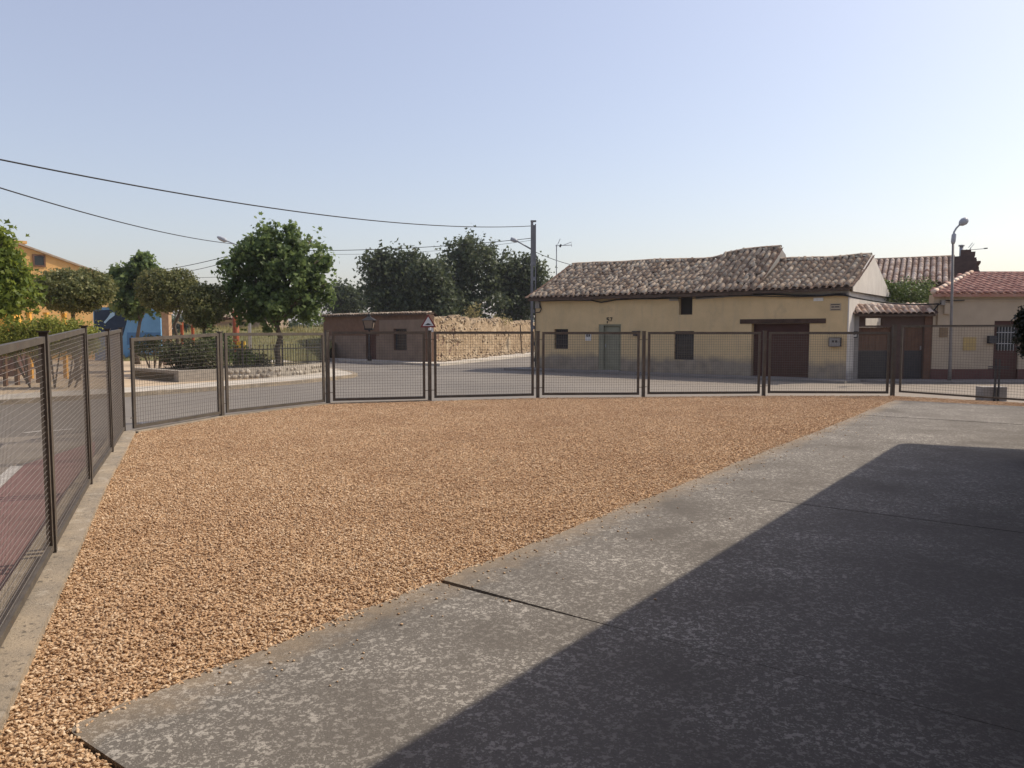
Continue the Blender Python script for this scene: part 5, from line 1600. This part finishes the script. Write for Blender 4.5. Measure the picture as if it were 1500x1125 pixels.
# utility pole
UY = 35.3
b = at(781, 500, UY); b.z = -0.1
up = thing('utility_pole', 'slotted grey concrete utility pole at the left corner of the yellow house', 'utility pole', b)
UH = at(781, 325, UY).z + 0.1
pm = MB()
w0, w1_ = 0.13, 0.10
def pbox(x0, x1, y0, y1, z0, z1): pm.box((x0, y0, z0), (x1, y1, z1))
pbox(-0.12, -0.005, -0.10, 0.10, 0, UH)
pbox(0.075, 0.12, -0.10, 0.10, 0, UH - 0.1)
zz = 0.3
while zz < UH - 2.2:
    pbox(-0.005, 0.075, -0.09, 0.09, zz, zz + 0.16); zz += 0.75
pbox(-0.005, 0.075, -0.085, 0.085, UH - 2.0, UH - 0.15)
pbox(-0.13, 0.13, -0.11, 0.11, UH, UH + 0.06)
pm.build('shaft', M['pole_concrete'], up)
arm0 = at(778, 365, UY); arm1 = at(757, 353, UY); hd0 = at(748, 350, UY)
MB().tube([(arm0 - b), (arm1 - b)], 0.035, 7).build('lamp_arm', M['galv'], up, True)
dv = (hd0 - arm1).normalized()
MB().tube([arm1 - b - dv * 0.05, arm1 - b + dv * 0.1, arm1 - b + dv * 0.3, hd0 - b], [0.05, 0.10, 0.085, 0.03], 8).build('lamp_head', M['lamp_grey'], up, True)
wiggle([(0.13, -0.05, UH - 1.5), (0.2, -0.08, UH - 1.9), (0.14, -0.06, UH - 2.3), (0.14, -0.06, 1.0)], 0.02, 'pole_cable', up)

# lamp pole hidden in the plane tree
b = at(366, 500, 36); b.z = 0
hp2 = thing('street_lamp', 'street lamp whose pale head sticks out left of the plane tree', 'street lamp', b)
t1 = at(332, 353, 36) - b; t0 = at(318, 347, 36) - b; tb = at(366, 366, 36) - b
MB().tube([(0, 0, 0), (0, 0, tb.z)], [0.09, 0.06], 8).build('pole', M['galv'], hp2, True)
MB().tube([tb, t1], 0.03, 6).build('lamp_arm', M['galv'], hp2, True)
dv = (t0 - t1)
MB().tube([t1, t1 + dv * 0.2, t1 + dv * 0.7, t0], [0.05, 0.11, 0.10, 0.03], 8).build('lamp_head', M['lamp_grey'], hp2, True)

# lamp before the cream house
LY = 24.4
b = at(1393, 500, LY); b.z = -0.02
rl = thing('street_lamp', 'slim street lamp with curved arm standing before the cream house', 'street lamp', b)
lt = at(1396.5, 345, LY) - b; l1 = at(1397.5, 340, LY) - b; l2 = at(1401, 334, LY) - b; l3 = at(1406, 329, LY) - b; l4 = at(1417, 320.5, LY) - b
MB().tube([(0, 0, 0), (0, 0, 0.5), (lt.x * 0.3, 0, 2.2), (lt.x, 0, lt.z - 0.1)], [0.062, 0.05, 0.044, 0.036], 8).build('pole', M['lamp_pole'], rl, True)
MB().tube([(lt.x, 0, lt.z - 0.26), (lt.x + 0.005, 0, lt.z - 0.18), (lt.x + 0.02, 0, lt.z + 0.02), (lt.x + 0.02, 0, lt.z + 0.06)], [0.05, 0.07, 0.07, 0.045], 8).build('collar', M['lamp_grey'], rl, True)
MB().tube([(lt.x + 0.01, 0, lt.z), l1, l2, l3], [0.03, 0.03, 0.028, 0.028], 7).build('lamp_arm', M['galv'], rl, True)
dv = l4 - l3
hdm = MB().tube([l3 - dv * 0.05, l3 + dv * 0.2, l3 + dv * 0.55, l3 + dv * 0.85, l4], [0.035, 0.10, 0.125, 0.10, 0.03], 10)
hdm.build('lamp_head', M['lamp_grey'], rl, True)

# cross on its concrete block behind the gate
b = at(1458, 585, 17.9); b.z = -0.05
cr = thing('iron_cross', 'thin double barred iron cross standing in a concrete block by the gate', 'cross', b)
kc = 17.9 / F_PX
MB().box((-0.29, 0.0, 0), (0.27, 0.30, at(1458, 567, 17.9).z + 0.05)).build('block', M['grey_render'], cr)
zct = at(1458, 526, 17.9).z + 0.05; zcc = at(1458, 538.5, 17.9).z + 0.05
for x in (-0.045, 0.045):
    MB().box((x - 0.016, -0.05, 0.0), (x + 0.016, -0.02, zct)).build('upright', M['dark_steel'], cr)
for z in (-0.022, 0.022):
    MB().box((-0.24, -0.075, zcc + z - 0.012), (0.24, -0.051, zcc + z + 0.012)).build('crossbar', M['dark_steel'], cr)

# wires
def wire(name, label, A, B, sag, r, group='overhead wires'):
    pts = []
    for k in range(41):
        t = k / 40
        p = A.lerp(B, t); p = Vector(p); p.z -= sag * 4 * t * (1 - t)
        pts.append(p)
    o = MB().tube(pts, r, 6).build(name, M['cable'], None, True)
    return tag(o, label, 'wire', group)
wire('overhead_cable', 'thick upper overhead cable from the pole top to the upper left', at(778, 331, UY), at(-330, 163, 12.5), 0.62, 0.017)
wire('overhead_cable', 'second overhead cable sagging below the thick one across the left sky', at(340, 357, 36), at(-260, 190, 13.0), 0.30, 0.016)
wire('overhead_cable', 'overhead cable from the pole to behind the plane tree', at(778, 349, UY), at(366, 366, 36), 0.22, 0.015)
wire('overhead_cable', 'thin wire just below the cable right of the plane tree', at(778, 352, UY + 0.1), at(366, 368, 36.1), 0.35, 0.008)
wire('overhead_cable', 'upper thin wire between the ball tree and the plane tree', at(366, 366, 36), at(200, 400, 44), 0.15, 0.016)
wire('overhead_cable', 'lower thin wire between the ball tree and the plane tree', at(366, 372, 36), at(220, 402, 46), 0.25, 0.014)
wire('overhead_cable', 'faint lowest wire left of the plane tree', at(366, 404, 40), at(180, 408, 50), 0.05, 0.012)
wire('overhead_cable', 'service wire dropping from the pole to the yellow house roof', at(784, 369, UY), at(846, 390, 36.0), 0.06, 0.014)
wire('overhead_cable', 'cable bundle crossing from the yellow house to the cream house', Vector(H0 + HU * (HL_LEN - 0.1) + HV * -0.12 + Vector((0, 0, 2.78))), Vector((13.95, 24.95, 2.5)), 0.12, 0.026)

# ================================================================== SCHOOL BUILDING THAT SHADES THE YARD (right of the frame)
BHT = 3.8
tt = BHT / math.tan(R(SUN_EL))
shd = Vector((SUN_DIR.x, SUN_DIR.y, 0)).normalized() * tt
RC = Vector((5.44, 10.63, 0)) + shd
e_ = Vector((0.60, 0.80, 0)); n_ = Vector((0.915, -0.40, 0)).normalized()
sb = thing('school_building', 'plain building to the right whose roof shades the concrete yard', 'building', (0, 0, 0))
c0, c1, c2, c3 = RC - e_ * 0.4 + n_ * 2.4, RC - e_ * 0.4 + n_ * 14, RC - e_ * 26 + n_ * 14, RC - e_ * 26 + n_ * 2.4
MB().prism([tuple(p.xy) for p in (c0, c1, c2, c3)], -0.1, BHT - 0.2).build('walls', M['school_wall'], sb)
for k in range(6):
    p = RC - e_ * (0.4 + k * 4.0) + n_ * 0.35
    MB().box((p.x - 0.1, p.y - 0.1, -0.1), (p.x + 0.1, p.y + 0.1, BHT - 0.201)).build('overhang_post', M['fence_paint'], sb) if k in (4, 5) else None
w0, w1, w2, w3 = [e_ * a + n_ * b for a, b in ((-1.8, -14), (-1.8, 2.4), (-10, 2.4), (-10, -14))]
MB().prism([tuple(p.xy) for p in (w0, w1, w2, w3)], -0.1, 8.0).build('skylight_blocker', M['school_wall'], sb)  # unseen block added behind the camera to cut skylight and deepen the shade
r0, r1, r2, r3 = RC, RC + n_ * 14.3, RC - e_ * 26.3 + n_ * 14.3, RC - e_ * 26.3
MB().prism([tuple(p.xy) for p in (r0, r1, r2, r3)], BHT - 0.2, BHT).build('shading_overhang', M['school_wall'], sb)  # unseen roof inferred from its shadow edge; low overhang shaped to cut skylight

# ================================================================== HAZE
hz = bpy.data.materials.new('haze')
hz.use_nodes = True
hn = hz.node_tree.nodes
hn.remove(hn['Principled BSDF'])
pv = hn.new('ShaderNodeVolumePrincipled')
pv.inputs['Color'].default_value = (0.88, 0.91, 1.0, 1)
pv.inputs['Density'].default_value = 0.0004
pv.inputs['Anisotropy'].default_value = 0.3
hz.node_tree.links.new(pv.outputs[0], hn['Material Output'].inputs['Volume'])
MB().box((-800, -70, -1.2), (800, 1500, 12)).build('haze', hz, None, kind='stuff')
